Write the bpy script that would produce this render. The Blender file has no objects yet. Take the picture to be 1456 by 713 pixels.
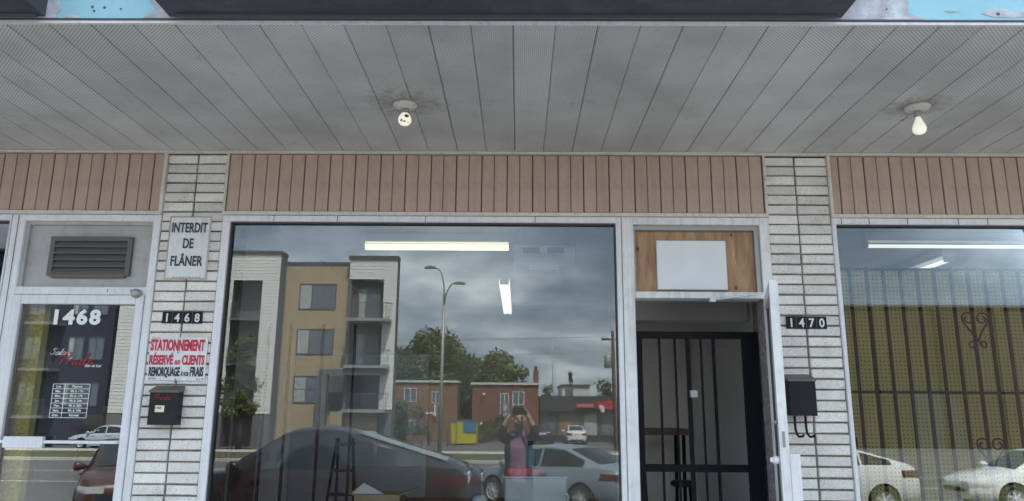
import bpy, bmesh, math, random
from mathutils import Vector, Matrix, noise
random.seed(7)
SC = bpy.context.scene
COL = SC.collection
R = math.radians
PI = math.pi

# ------------------------------------------------------------------ camera, world, sun, exposure
cam_d = bpy.data.cameras.new('camera')
cam = bpy.data.objects.new('camera', cam_d)
COL.objects.link(cam)
cam_d.sensor_width = 36.0
cam_d.sensor_fit = 'HORIZONTAL'
cam_d.lens = 36.0 * 1048.8 / 1456.0
cam_d.clip_start = 0.02
cam_d.clip_end = 2000
CAM = Vector((0, -4.7, 1.75))
cam.matrix_world = (Matrix.Translation(CAM) @ Matrix.Rotation(0.01035, 4, 'Z') @ Matrix.Rotation(0.21364, 4, 'X')
                    @ Matrix.Rotation(-0.0075, 4, 'Y') @ Matrix.Rotation(PI / 2, 4, 'X'))
SC.camera = cam

SUN_EL, SUN_AZ = R(60), R(20)          # azimuth from +Y (behind the shop) towards +X
CLOUD_SHIFT = (7.3, 2.2, 0.4)
w = bpy.data.worlds.new('World')
SC.world = w
w.use_nodes = True
nt = w.node_tree
nt.nodes.clear()


def N(t, typ, **kw):
    n = t.nodes.new(typ)
    for k, v in kw.items():
        setattr(n, k, v)
    return n


def math_n(t, op, a=None, b=None, clamp=False):
    n = N(t, 'ShaderNodeMath', operation=op, use_clamp=clamp)
    for i, v in enumerate((a, b)):
        if v is None:
            continue
        if isinstance(v, (int, float)):
            n.inputs[i].default_value = v
        else:
            t.links.new(v, n.inputs[i])
    return n.outputs[0]


def ramp(t, fac, stops, interp='LINEAR'):
    n = N(t, 'ShaderNodeValToRGB')
    n.color_ramp.interpolation = interp
    els = n.color_ramp.elements
    while len(els) > 1:
        els.remove(els[-1])
    els[0].position, c = stops[0]
    els[0].color = c if len(c) == 4 else (*c, 1)
    for p, c in stops[1:]:
        e = els.new(p)
        e.color = c if len(c) == 4 else (*c, 1)
    t.links.new(fac, n.inputs[0])
    return n.outputs[0]


def mixc(t, fac, a, b, blend='MIX'):
    n = N(t, 'ShaderNodeMix', data_type='RGBA', blend_type=blend)
    for i, v in ((0, fac), (6, a), (7, b)):
        if isinstance(v, (int, float)):
            n.inputs[i].default_value = v
        elif isinstance(v, tuple):
            n.inputs[i].default_value = v if len(v) == 4 else (*v, 1)
        else:
            t.links.new(v, n.inputs[i])
    return n.outputs[2]


sky = N(nt, 'ShaderNodeTexSky', sky_type='NISHITA', sun_disc=False, sun_elevation=SUN_EL, sun_rotation=SUN_AZ,
        air_density=1.0, dust_density=2.0, ozone_density=1.0)
tc = N(nt, 'ShaderNodeTexCoord')
sep = N(nt, 'ShaderNodeSeparateXYZ')
nt.links.new(tc.outputs['Generated'], sep.inputs[0])
zz = math_n(nt, 'ADD', math_n(nt, 'MAXIMUM', sep.outputs[2], 0.0), 0.30)
cmb = N(nt, 'ShaderNodeCombineXYZ')
nt.links.new(math_n(nt, 'DIVIDE', sep.outputs[0], zz), cmb.inputs[0])
nt.links.new(math_n(nt, 'DIVIDE', sep.outputs[1], zz), cmb.inputs[1])
n1 = N(nt, 'ShaderNodeTexNoise')
n1.inputs['Scale'].default_value = 0.8
n1.inputs['Detail'].default_value = 7
n1.inputs['Roughness'].default_value = 0.58
n1.inputs['Distortion'].default_value = 0.35
mp = N(nt, 'ShaderNodeMapping')
mp.inputs['Location'].default_value = CLOUD_SHIFT
nt.links.new(cmb.outputs[0], mp.inputs[0])
nt.links.new(mp.outputs[0], n1.inputs['Vector'])
n2 = N(nt, 'ShaderNodeTexNoise')
n2.inputs['Scale'].default_value = 2.6
n2.inputs['Detail'].default_value = 8
n2.inputs['Roughness'].default_value = 0.6
nt.links.new(mp.outputs[0], n2.inputs['Vector'])
cl = math_n(nt, 'ADD', math_n(nt, 'MULTIPLY', n1.outputs[0], 0.72), math_n(nt, 'MULTIPLY', n2.outputs[0], 0.28))
cloud = ramp(nt, cl, [(0.38, (1.25, 1.65, 2.2)), (0.45, (2.1, 2.6, 3.2)), (0.51, (3.9, 4.5, 5.1)), (0.56, (6.8, 7.3, 7.6)), (0.62, (11.5, 11.7, 11.5))])
skyc = mixc(nt, 0.86, sky.outputs[0], cloud)
bg = N(nt, 'ShaderNodeBackground')
bg.inputs[1].default_value = 0.12
nt.links.new(skyc, bg.inputs[0])
wo = N(nt, 'ShaderNodeOutputWorld')
nt.links.new(bg.outputs[0], wo.inputs[0])

sd = bpy.data.lights.new('sun', 'SUN')
sd.energy = 3.2
sd.angle = R(0.5)
sd.color = (1.0, 0.95, 0.87)
sun = bpy.data.objects.new('sun', sd)
COL.objects.link(sun)
sdir = Vector((math.sin(SUN_AZ) * math.cos(SUN_EL), math.cos(SUN_AZ) * math.cos(SUN_EL), math.sin(SUN_EL)))
sun.rotation_euler = sdir.to_track_quat('Z', 'Y').to_euler()
sun.location = sdir * 60

SC.render.engine = 'CYCLES'
SC.view_settings.view_transform = 'Standard'
SC.view_settings.look = 'None'
SC.view_settings.gamma = 1.0
SC.view_settings.exposure = 2.1
SC.view_settings.use_curve_mapping = False
cy = SC.cycles
cy.use_denoising = True
cy.use_adaptive_sampling = False
cy.max_bounces = 10
cy.transparent_max_bounces = 16
cy.glossy_bounces = 5
cy.diffuse_bounces = 5
cy.caustics_reflective = False
cy.caustics_refractive = False
cy.sample_clamp_indirect = 6.0

# ------------------------------------------------------------------ materials
M = {}


def mat(name, color, rough=0.6, metal=0.0, var=0.0, vscale=6.0, bump=0.0, bscale=60.0, rand=0.0, spec=0.5, coat=0.0, dirt=0.0, dscale=3.0, streak=0.0, streakcol=(0.12, 0.1, 0.085),
        dirtcol=(0.12, 0.1, 0.08)):
    m = bpy.data.materials.new(name)
    m.use_nodes = True
    t = m.node_tree
    b = t.nodes['Principled BSDF']
    b.inputs['Roughness'].default_value = rough
    b.inputs['Metallic'].default_value = metal
    b.inputs['Specular IOR Level'].default_value = spec
    b.inputs['Coat Weight'].default_value = coat
    b.inputs['Base Color'].default_value = (*color, 1)
    col = None
    co = N(t, 'ShaderNodeTexCoord').outputs['Object']
    if var > 0:
        n = N(t, 'ShaderNodeTexNoise')
        n.inputs['Scale'].default_value = vscale
        n.inputs['Detail'].default_value = 6
        t.links.new(co, n.inputs['Vector'])
        lo = tuple(max(0, c * (1 - var)) for c in color)
        hi = tuple(min(1, c * (1 + var)) for c in color)
        col = ramp(t, n.outputs[0], [(0.3, lo), (0.7, hi)])
    if dirt > 0:
        n = N(t, 'ShaderNodeTexNoise')
        n.inputs['Scale'].default_value = dscale
        n.inputs['Detail'].default_value = 9
        n.inputs['Roughness'].default_value = 0.7
        t.links.new(co, n.inputs['Vector'])
        f = ramp(t, n.outputs[0], [(0.5, (0, 0, 0)), (0.72, (dirt, dirt, dirt))])
        col = mixc(t, f, col if col is not None else color, dirtcol)
    if streak > 0:
        g_ = N(t, 'ShaderNodeNewGeometry').outputs['Position']
        mp_ = N(t, 'ShaderNodeMapping')
        mp_.inputs['Scale'].default_value = (26, 26, 1.3)
        t.links.new(g_, mp_.inputs[0])
        n = N(t, 'ShaderNodeTexNoise')
        n.inputs['Scale'].default_value = 1.0
        n.inputs['Detail'].default_value = 7
        n.inputs['Roughness'].default_value = 0.68
        t.links.new(mp_.outputs[0], n.inputs['Vector'])
        f = ramp(t, n.outputs[0], [(0.48, (0, 0, 0)), (0.75, (streak, streak, streak))])
        col = mixc(t, f, col if col is not None else color, streakcol)
    if rand > 0:
        oi = N(t, 'ShaderNodeObjectInfo')
        f = math_n(t, 'ADD', math_n(t, 'MULTIPLY', oi.outputs['Random'], 2 * rand), 1 - rand)
        cc = N(t, 'ShaderNodeCombineColor')
        for i in range(3):
            t.links.new(f, cc.inputs[i])
        col = mixc(t, 1.0, col if col is not None else color, cc.outputs[0], 'MULTIPLY')
    if col is not None:
        t.links.new(col, b.inputs['Base Color'])
    if bump > 0:
        n = N(t, 'ShaderNodeTexNoise')
        n.inputs['Scale'].default_value = bscale
        n.inputs['Detail'].default_value = 5
        t.links.new(co, n.inputs['Vector'])
        bp = N(t, 'ShaderNodeBump')
        bp.inputs['Strength'].default_value = bump
        bp.inputs['Distance'].default_value = 0.01
        t.links.new(n.outputs[0], bp.inputs['Height'])
        t.links.new(bp.outputs[0], b.inputs['Normal'])
    M[name] = m
    return m


def emit(name, color, strength):
    m = bpy.data.materials.new(name)
    m.use_nodes = True
    b = m.node_tree.nodes['Principled BSDF']
    b.inputs['Base Color'].default_value = (*color, 1)
    b.inputs['Emission Color'].default_value = (*color, 1)
    b.inputs['Emission Strength'].default_value = strength
    M[name] = m


def glass(name, tint, ior, rough=0.0):
    m = bpy.data.materials.new(name)
    m.use_nodes = True
    t = m.node_tree
    t.nodes.clear()
    fr = N(t, 'ShaderNodeFresnel')
    fr.inputs[0].default_value = ior
    tr = N(t, 'ShaderNodeBsdfTransparent')
    tr.inputs[0].default_value = (*tint, 1)
    gl = N(t, 'ShaderNodeBsdfGlossy')
    gl.inputs['Color'].default_value = (0.96, 0.98, 1.0, 1)
    gl.inputs['Roughness'].default_value = rough
    mx = N(t, 'ShaderNodeMixShader')
    t.links.new(fr.outputs[0], mx.inputs[0])
    t.links.new(tr.outputs[0], mx.inputs[1])
    t.links.new(gl.outputs[0], mx.inputs[2])
    o = N(t, 'ShaderNodeOutputMaterial')
    t.links.new(mx.outputs[0], o.inputs[0])
    M[name] = m


glass('window_glass', (0.93, 0.96, 0.95), 1.68)
glass('car_glass', (0.22, 0.25, 0.25), 1.75)

# white speckled split brick
def brick_material():
    m = mat('white_brick', (0.74, 0.73, 0.7), 0.85)
    t = m.node_tree
    b = t.nodes['Principled BSDF']
    g = N(t, 'ShaderNodeNewGeometry').outputs['Position']
    n = N(t, 'ShaderNodeTexNoise')
    n.inputs['Scale'].default_value = 210
    n.inputs['Detail'].default_value = 3
    n.inputs['Roughness'].default_value = 0.65
    t.links.new(g, n.inputs['Vector'])
    base = ramp(t, n.outputs[0], [(0.33, (0.2, 0.19, 0.17)), (0.39, (0.71, 0.69, 0.65)), (0.5, (0.86, 0.84, 0.795)), (0.66, (0.92, 0.90, 0.86))])
    n2 = N(t, 'ShaderNodeTexNoise')
    n2.inputs['Scale'].default_value = 7
    n2.inputs['Detail'].default_value = 8
    n2.inputs['Roughness'].default_value = 0.7
    t.links.new(g, n2.inputs['Vector'])
    f = ramp(t, n2.outputs[0], [(0.5, (0, 0, 0)), (0.75, (0.55, 0.55, 0.55))])
    base = mixc(t, f, base, (0.45, 0.42, 0.36))
    oi = N(t, 'ShaderNodeObjectInfo')
    k = math_n(t, 'ADD', math_n(t, 'MULTIPLY', oi.outputs['Random'], 0.24), 0.85)
    cc = N(t, 'ShaderNodeCombineColor')
    for i in range(3):
        t.links.new(k, cc.inputs[i])
    base = mixc(t, 1.0, base, cc.outputs[0], 'MULTIPLY')
    t.links.new(base, b.inputs['Base Color'])
    bp = N(t, 'ShaderNodeBump')
    bp.inputs['Strength'].default_value = 0.55
    bp.inputs['Distance'].default_value = 0.006
    t.links.new(n.outputs[0], bp.inputs['Height'])
    t.links.new(bp.outputs[0], b.inputs['Normal'])


brick_material()

# perforated white aluminium soffit with rust/soot stains round the two lamps
def soffit_material():
    m = mat('soffit_metal', (0.72, 0.72, 0.71), 0.45)
    t = m.node_tree
    b = t.nodes['Principled BSDF']
    g = N(t, 'ShaderNodeNewGeometry').outputs['Position']
    dist = None
    for off in (0.0, 0.5):
        v1 = N(t, 'ShaderNodeVectorMath', operation='SCALE')
        v1.inputs['Scale'].default_value = 1 / 0.0192
        t.links.new(g, v1.inputs[0])
        v2 = N(t, 'ShaderNodeVectorMath', operation='ADD')
        v2.inputs[1].default_value = (off, off, 0)
        t.links.new(v1.outputs[0], v2.inputs[0])
        v3 = N(t, 'ShaderNodeVectorMath', operation='FRACTION')
        t.links.new(v2.outputs[0], v3.inputs[0])
        v4 = N(t, 'ShaderNodeVectorMath', operation='SUBTRACT')
        v4.inputs[1].default_value = (0.5, 0.5, 0)
        t.links.new(v3.outputs[0], v4.inputs[0])
        v5 = N(t, 'ShaderNodeVectorMath', operation='MULTIPLY')
        v5.inputs[1].default_value = (1, 1, 0)
        t.links.new(v4.outputs[0], v5.inputs[0])
        v6 = N(t, 'ShaderNodeVectorMath', operation='LENGTH')
        t.links.new(v5.outputs[0], v6.inputs[0])
        d = v6.outputs['Value']
        dist = d if dist is None else math_n(t, 'MINIMUM', dist, d)
    hole = ramp(t, dist, [(0.14, (1, 1, 1)), (0.22, (0, 0, 0))])
    n = N(t, 'ShaderNodeTexNoise')
    n.inputs['Scale'].default_value = 2.2
    n.inputs['Detail'].default_value = 8
    t.links.new(g, n.inputs['Vector'])
    base = ramp(t, n.outputs[0], [(0.32, (0.53, 0.54, 0.545)), (0.5, (0.65, 0.66, 0.665)), (0.68, (0.735, 0.745, 0.75))])
    oi = N(t, 'ShaderNodeObjectInfo')
    k = math_n(t, 'ADD', math_n(t, 'MULTIPLY', oi.outputs['Random'], 0.13), 0.90)
    cc = N(t, 'ShaderNodeCombineColor')
    for i in range(3):
        t.links.new(k, cc.inputs[i])
    base = mixc(t, 1.0, base, cc.outputs[0], 'MULTIPLY')
    n3 = N(t, 'ShaderNodeTexNoise')
    n3.inputs['Scale'].default_value = 22
    n3.inputs['Detail'].default_value = 7
    n3.inputs['Roughness'].default_value = 0.75
    t.links.new(g, n3.inputs['Vector'])
    for cx, cyy, rad in ((-0.65, -0.82, 0.34), (2.235, -0.79, 0.30)):
        vd = N(t, 'ShaderNodeVectorMath', operation='DISTANCE')
        vd.inputs[1].default_value = (cx, cyy, 3.44)
        t.links.new(g, vd.inputs[0])
        q = math_n(t, 'SUBTRACT', 1.0, math_n(t, 'DIVIDE', vd.outputs['Value'], rad), clamp=True)
        q = math_n(t, 'ADD', math_n(t, 'MULTIPLY', q, 0.55), n3.outputs[0])
        f = ramp(t, q, [(0.68, (0, 0, 0)), (0.98, (0.6, 0.6, 0.6))])
        base = mixc(t, f, base, (0.1, 0.085, 0.07))
    nd = N(t, 'ShaderNodeTexNoise')
    nd.inputs['Scale'].default_value = 9
    nd.inputs['Detail'].default_value = 10
    nd.inputs['Roughness'].default_value = 0.8
    t.links.new(g, nd.inputs['Vector'])
    f = ramp(t, nd.outputs[0], [(0.56, (0, 0, 0)), (0.72, (0.55, 0.55, 0.55))])
    base = mixc(t, f, base, (0.3, 0.27, 0.23))
    base = mixc(t, hole, base, (0.2, 0.195, 0.185))
    t.links.new(base, b.inputs['Base Color'])


soffit_material()

mat('mortar', (0.21, 0.185, 0.16), 0.95, var=0.35, vscale=25, bump=0.4, bscale=200)
mat('taupe_siding', (0.50, 0.372, 0.303), 0.5, var=0.05, vscale=9, rand=0.045, streak=0.28, streakcol=(0.2, 0.14, 0.115), dirt=0.35, dscale=14, dirtcol=(0.2, 0.15, 0.12))
mat('siding_back', (0.16, 0.115, 0.09), 0.9)
mat('cream_trim', (0.66, 0.63, 0.57), 0.5, var=0.08, dirt=0.35, dscale=30)
mat('white_frame', (0.78, 0.79, 0.82), 0.42, streak=0.35, streakcol=(0.35, 0.34, 0.34), var=0.04, vscale=8, dirt=0.25, dscale=45, dirtcol=(0.4, 0.38, 0.36))
mat('white_frame_worn', (0.78, 0.79, 0.79), 0.5, var=0.06, vscale=8, streak=0.55, streakcol=(0.3, 0.28, 0.25), dirt=0.3, dscale=14, dirtcol=(0.33, 0.3, 0.26))
mat('gasket', (0.08, 0.08, 0.085), 0.7)
mat('grey_metal', (0.33, 0.33, 0.32), 0.4, metal=0.6, var=0.1)
mat('transom_grey', (0.43, 0.43, 0.42), 0.5, var=0.1, vscale=5, dirt=0.3, dscale=12)
mat('louver_dark', (0.115, 0.11, 0.108), 0.55)
mat('white_board', (0.78, 0.80, 0.83), 0.4, var=0.03)
mat('sign_white', (0.76, 0.77, 0.79), 0.45, streak=0.4, streakcol=(0.4, 0.38, 0.36), var=0.06, vscale=20, dirt=0.3, dscale=25, dirtcol=(0.45, 0.42, 0.4))
mat('sign_black', (0.035, 0.035, 0.045), 0.5)
mat('sign_red', (0.55, 0.02, 0.06), 0.5)
mat('plate_black', (0.012, 0.013, 0.016), 0.5, spec=0.2)
mat('plate_white', (0.75, 0.77, 0.76), 0.4)
mat('mailbox_black', (0.014, 0.016, 0.022), 0.5, var=0.15, bump=0.05, spec=0.2)
mat('mailbox_lid', (0.14, 0.125, 0.115), 0.4, var=0.2, metal=0.3)
mat('mailbox_brown', (0.022, 0.022, 0.026), 0.5, var=0.2, spec=0.2)
mat('red_script', (0.42, 0.03, 0.06), 0.5)
mat('vinyl_white', (0.85, 0.86, 0.86), 0.5)
mat('paper_label', (0.8, 0.76, 0.6), 0.8)
mat('porcelain', (0.62, 0.6, 0.56), 0.35, var=0.2, vscale=40, dirt=0.8, dscale=40)
mat('black_iron', (0.012, 0.012, 0.017), 0.55, var=0.2, spec=0.15)
mat('soffit_gap', (0.3, 0.3, 0.3), 0.9)
mat('jamb_worn', (0.22, 0.21, 0.22), 0.7, var=0.45, vscale=30, dirt=0.8, dscale=40, dirtcol=(0.05, 0.045, 0.05))
mat('interior_paint', (0.86, 0.86, 0.9), 0.8, var=0.05, vscale=2)
mat('interior_dark_paint', (0.76, 0.74, 0.71), 0.85, var=0.1, vscale=2)
mat('partition_grey', (0.33, 0.33, 0.34), 0.85, var=0.15, vscale=2)
mat('ceiling_paint', (0.72, 0.72, 0.69), 0.9, var=0.1, vscale=2)
mat('floor_tile', (0.42, 0.41, 0.4), 0.5, var=0.2)
mat('pegboard_plain', (0.4, 0.33, 0.12), 0.7)
mat('gold_panel', (0.82, 0.62, 0.14), 0.5, var=0.25, vscale=60, bump=0.5, bscale=90)
mat('brown_wood', (0.17, 0.11, 0.07), 0.6, var=0.2, vscale=8)
mat('cardboard', (0.5, 0.39, 0.25), 0.85, var=0.08)
mat('paper_white', (0.82, 0.84, 0.88), 0.7)
mat('red_pack', (0.75, 0.10, 0.11), 0.5, var=0.5, vscale=40)
mat('plastic_grey', (0.58, 0.62, 0.64), 0.45)
mat('plastic_blue', (0.2, 0.33, 0.43), 0.35)
mat('teal_cloth', (0.08, 0.33, 0.35), 0.7, var=0.3)
mat('navy_metal', (0.03, 0.035, 0.06), 0.5)
mat('turquoise_paint', (0.30, 0.56, 0.66), 0.65, var=0.1, vscale=5, bump=0.1)
mat('primer_grey', (0.47, 0.49, 0.54), 0.85, var=0.3, vscale=14, bump=0.4, bscale=50)
mat('sign_dark', (0.055, 0.06, 0.075), 0.5, var=0.25, vscale=4, dirt=0.5, dscale=9, dirtcol=(0.13, 0.13, 0.14))
mat('concrete', (0.52, 0.49, 0.44), 0.9, var=0.15, vscale=1.5, bump=0.2, bscale=60)
mat('asphalt', (0.13, 0.13, 0.13), 0.9, var=0.18, vscale=3.5, dirt=0.3, dscale=.5, dirtcol=(.08, .08, .08), bump=0.3, bscale=40)
mat('grass', (0.085, 0.10, 0.05), 0.95, var=0.4, vscale=2.0)
mat('line_paint', (0.62, 0.61, 0.57), 0.8, dirt=0.6, dscale=5)
mat('tyre', (0.02, 0.02, 0.021), 0.85)
mat('alloy', (0.6, 0.61, 0.63), 0.35, metal=0.2)
mat('black_plastic', (0.025, 0.025, 0.027), 0.5)
mat('red_lens', (0.10, 0.008, 0.014), 0.15, coat=0.6)
mat('clear_lens', (0.6, 0.62, 0.64), 0.1, coat=0.6)
mat('chrome', (0.6, 0.6, 0.6), 0.15, metal=1.0)
for nm, c in (('silver', (0.23, 0.27, 0.325)), ('maroon', (0.024, 0.011, 0.014)), ('navy', (0.018, 0.03, 0.085)), ('white', (0.74, 0.75, 0.75)),
              ('red_brown', (0.085, 0.034, 0.025)), ('pale_silver', (0.52, 0.57, 0.62)), ('red', (0.4, 0.03, 0.035))):
    mat('paint_' + nm, c, 0.32, metal=0.0, coat=0.7)
mat('white_siding', (0.80, 0.81, 0.77), 0.6, var=0.05)
mat('tan_brick', (0.46, 0.36, 0.235), 0.85, var=0.12, vscale=3, bump=0.1, bscale=40)
mat('charcoal_brick', (0.026, 0.03, 0.05), 0.8, var=0.15, vscale=3)
mat('grey_cladding', (0.16, 0.165, 0.175), 0.7, var=0.1)
mat('recess_grey', (0.10, 0.10, 0.10), 0.8)
mat('red_brick', (0.22, 0.09, 0.065), 0.85, var=0.2, vscale=4, bump=0.1)
mat('brown_brick', (0.26, 0.15, 0.09), 0.85, var=0.2, vscale=4)
mat('far_frame', (0.7, 0.7, 0.68), 0.5)
mat('far_dark_frame', (0.1, 0.1, 0.11), 0.5)
mat('far_pane', (0.16, 0.19, 0.22), 0.08, spec=0.8)
mat('curtain', (0.42, 0.45, 0.45), 0.9, var=0.3, vscale=6)
mat('galvanised', (0.40, 0.41, 0.40), 0.5, metal=0.4)
mat('restaurant_dark', (0.05, 0.05, 0.057), 0.7)
mat('shop_red', (0.5, 0.025, 0.04), 0.5)
mat('shop_pink', (0.62, 0.2, 0.22), 0.5)
mat('poster_tan', (0.3, 0.2, 0.15), 0.6, var=0.5, vscale=1.2)
mat('dumpster_yellow', (0.55, 0.48, 0.03), 0.6)
mat('dumpster_blue', (0.05, 0.2, 0.36), 0.6)
mat('bark', (0.09, 0.07, 0.055), 0.95, var=0.3)
for i, c in enumerate(((0.105, 0.135, 0.045), (0.075, 0.115, 0.04), (0.12, 0.13, 0.045), (0.05, 0.08, 0.035))):
    mat('leaf_%d' % i, c, 0.7, var=0.45, vscale=0.9)
mat('skin', (0.50, 0.31, 0.225), 0.55, var=0.1, vscale=20)
mat('hair', (0.02, 0.016, 0.014), 0.8, spec=0.1)
mat('jacket', (0.03, 0.032, 0.045), 0.8, var=0.2)
mat('jeans', (0.025, 0.035, 0.065), 0.85, var=0.2)
mat('eye_white', (0.75, 0.73, 0.7), 0.3)
mat('lip', (0.32, 0.13, 0.11), 0.5)
mat('phone', (0.02, 0.02, 0.022), 0.2)
mat('shoe', (0.05, 0.045, 0.04), 0.6)
emit('tube_lit', (1.0, 0.93, 0.55), 0.33)
emit('tube_white', (1.0, 0.98, 0.86), 0.22)
mat('tube_off', (0.75, 0.74, 0.68), 0.4)
mat('bulb_glass', (0.9, 0.89, 0.78), 0.25)
M['bulb_glass'].node_tree.nodes['Principled BSDF'].inputs['Emission Color'].default_value = (1.0, 0.96, 0.78, 1)
M['bulb_glass'].node_tree.nodes['Principled BSDF'].inputs['Emission Strength'].default_value = 0.12


def plaid():
    m = mat('plaid_shirt', (0.32, 0.16, 0.27), 0.85)
    t = m.node_tree
    b = t.nodes['Principled BSDF']
    co = N(t, 'ShaderNodeTexCoord').outputs['Object']
    fs = []
    for d in ('X', 'Z'):
        wv = N(t, 'ShaderNodeTexWave', wave_type='BANDS', bands_direction=d)
        wv.inputs['Scale'].default_value = 13
        t.links.new(co, wv.inputs['Vector'])
        fs.append(ramp(t, wv.outputs['Fac'], [(0.6, (0, 0, 0)), (0.75, (0.5, 0.5, 0.5))]))
    c = mixc(t, fs[0], (0.34, 0.19, 0.33), (0.14, 0.07, 0.17))
    c = mixc(t, fs[1], c, (0.42, 0.27, 0.38))
    t.links.new(c, b.inputs['Base Color'])


plaid()


def plywood():
    m = mat('plywood', (0.5, 0.32, 0.18), 0.75)
    t = m.node_tree
    b = t.nodes['Principled BSDF']
    co = N(t, 'ShaderNodeTexCoord').outputs['Object']
    mp_ = N(t, 'ShaderNodeMapping')
    mp_.inputs['Scale'].default_value = (22, 8, 3.4)
    t.links.new(co, mp_.inputs[0])
    n = N(t, 'ShaderNodeTexNoise')
    n.inputs['Scale'].default_value = 1.0
    n.inputs['Detail'].default_value = 8
    n.inputs['Roughness'].default_value = 0.65
    n.inputs['Distortion'].default_value = 0.6
    t.links.new(mp_.outputs[0], n.inputs['Vector'])
    c = ramp(t, n.outputs[0], [(0.3, (0.27, 0.15, 0.08)), (0.5, (0.42, 0.255, 0.145)), (0.7, (0.54, 0.36, 0.225))])
    m2 = N(t, 'ShaderNodeMapping')
    m2.inputs['Scale'].default_value = (12, 9, 9)
    t.links.new(co, m2.inputs[0])
    v = N(t, 'ShaderNodeTexVoronoi')
    v.inputs['Scale'].default_value = 1.0
    t.links.new(m2.outputs[0], v.inputs['Vector'])
    kn = ramp(t, v.outputs['Distance'], [(0.07, (0.9, 0.9, 0.9)), (0.2, (0.0, 0.0, 0.0))])
    c = mixc(t, kn, c, (0.12, 0.05, 0.025))
    t.links.new(c, b.inputs['Base Color'])


plywood()


def pegboard():
    m = mat('pegboard', (0.4, 0.33, 0.12), 0.75)
    t = m.node_tree
    b = t.nodes['Principled BSDF']
    g = N(t, 'ShaderNodeNewGeometry').outputs['Position']
    sp = N(t, 'ShaderNodeSeparateXYZ')
    t.links.new(g, sp.inputs[0])
    fx = math_n(t, 'SUBTRACT', math_n(t, 'FRACT', math_n(t, 'DIVIDE', sp.outputs[0], 0.0275)), 0.5)
    fz = math_n(t, 'SUBTRACT', math_n(t, 'FRACT', math_n(t, 'DIVIDE', sp.outputs[2], 0.0275)), 0.5)
    d = math_n(t, 'SQRT', math_n(t, 'ADD', math_n(t, 'MULTIPLY', fx, fx), math_n(t, 'MULTIPLY', fz, fz)))
    n = N(t, 'ShaderNodeTexNoise')
    n.inputs['Scale'].default_value = 3
    n.inputs['Detail'].default_value = 4
    t.links.new(g, n.inputs['Vector'])
    base = ramp(t, n.outputs[0], [(0.3, (0.47, 0.41, 0.15)), (0.7, (0.58, 0.46, 0.18))])
    h = ramp(t, d, [(0.17, (1, 1, 1)), (0.24, (0, 0, 0))])
    t.links.new(mixc(t, h, base, (0.13, 0.10, 0.035)), b.inputs['Base Color'])


pegboard()


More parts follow.
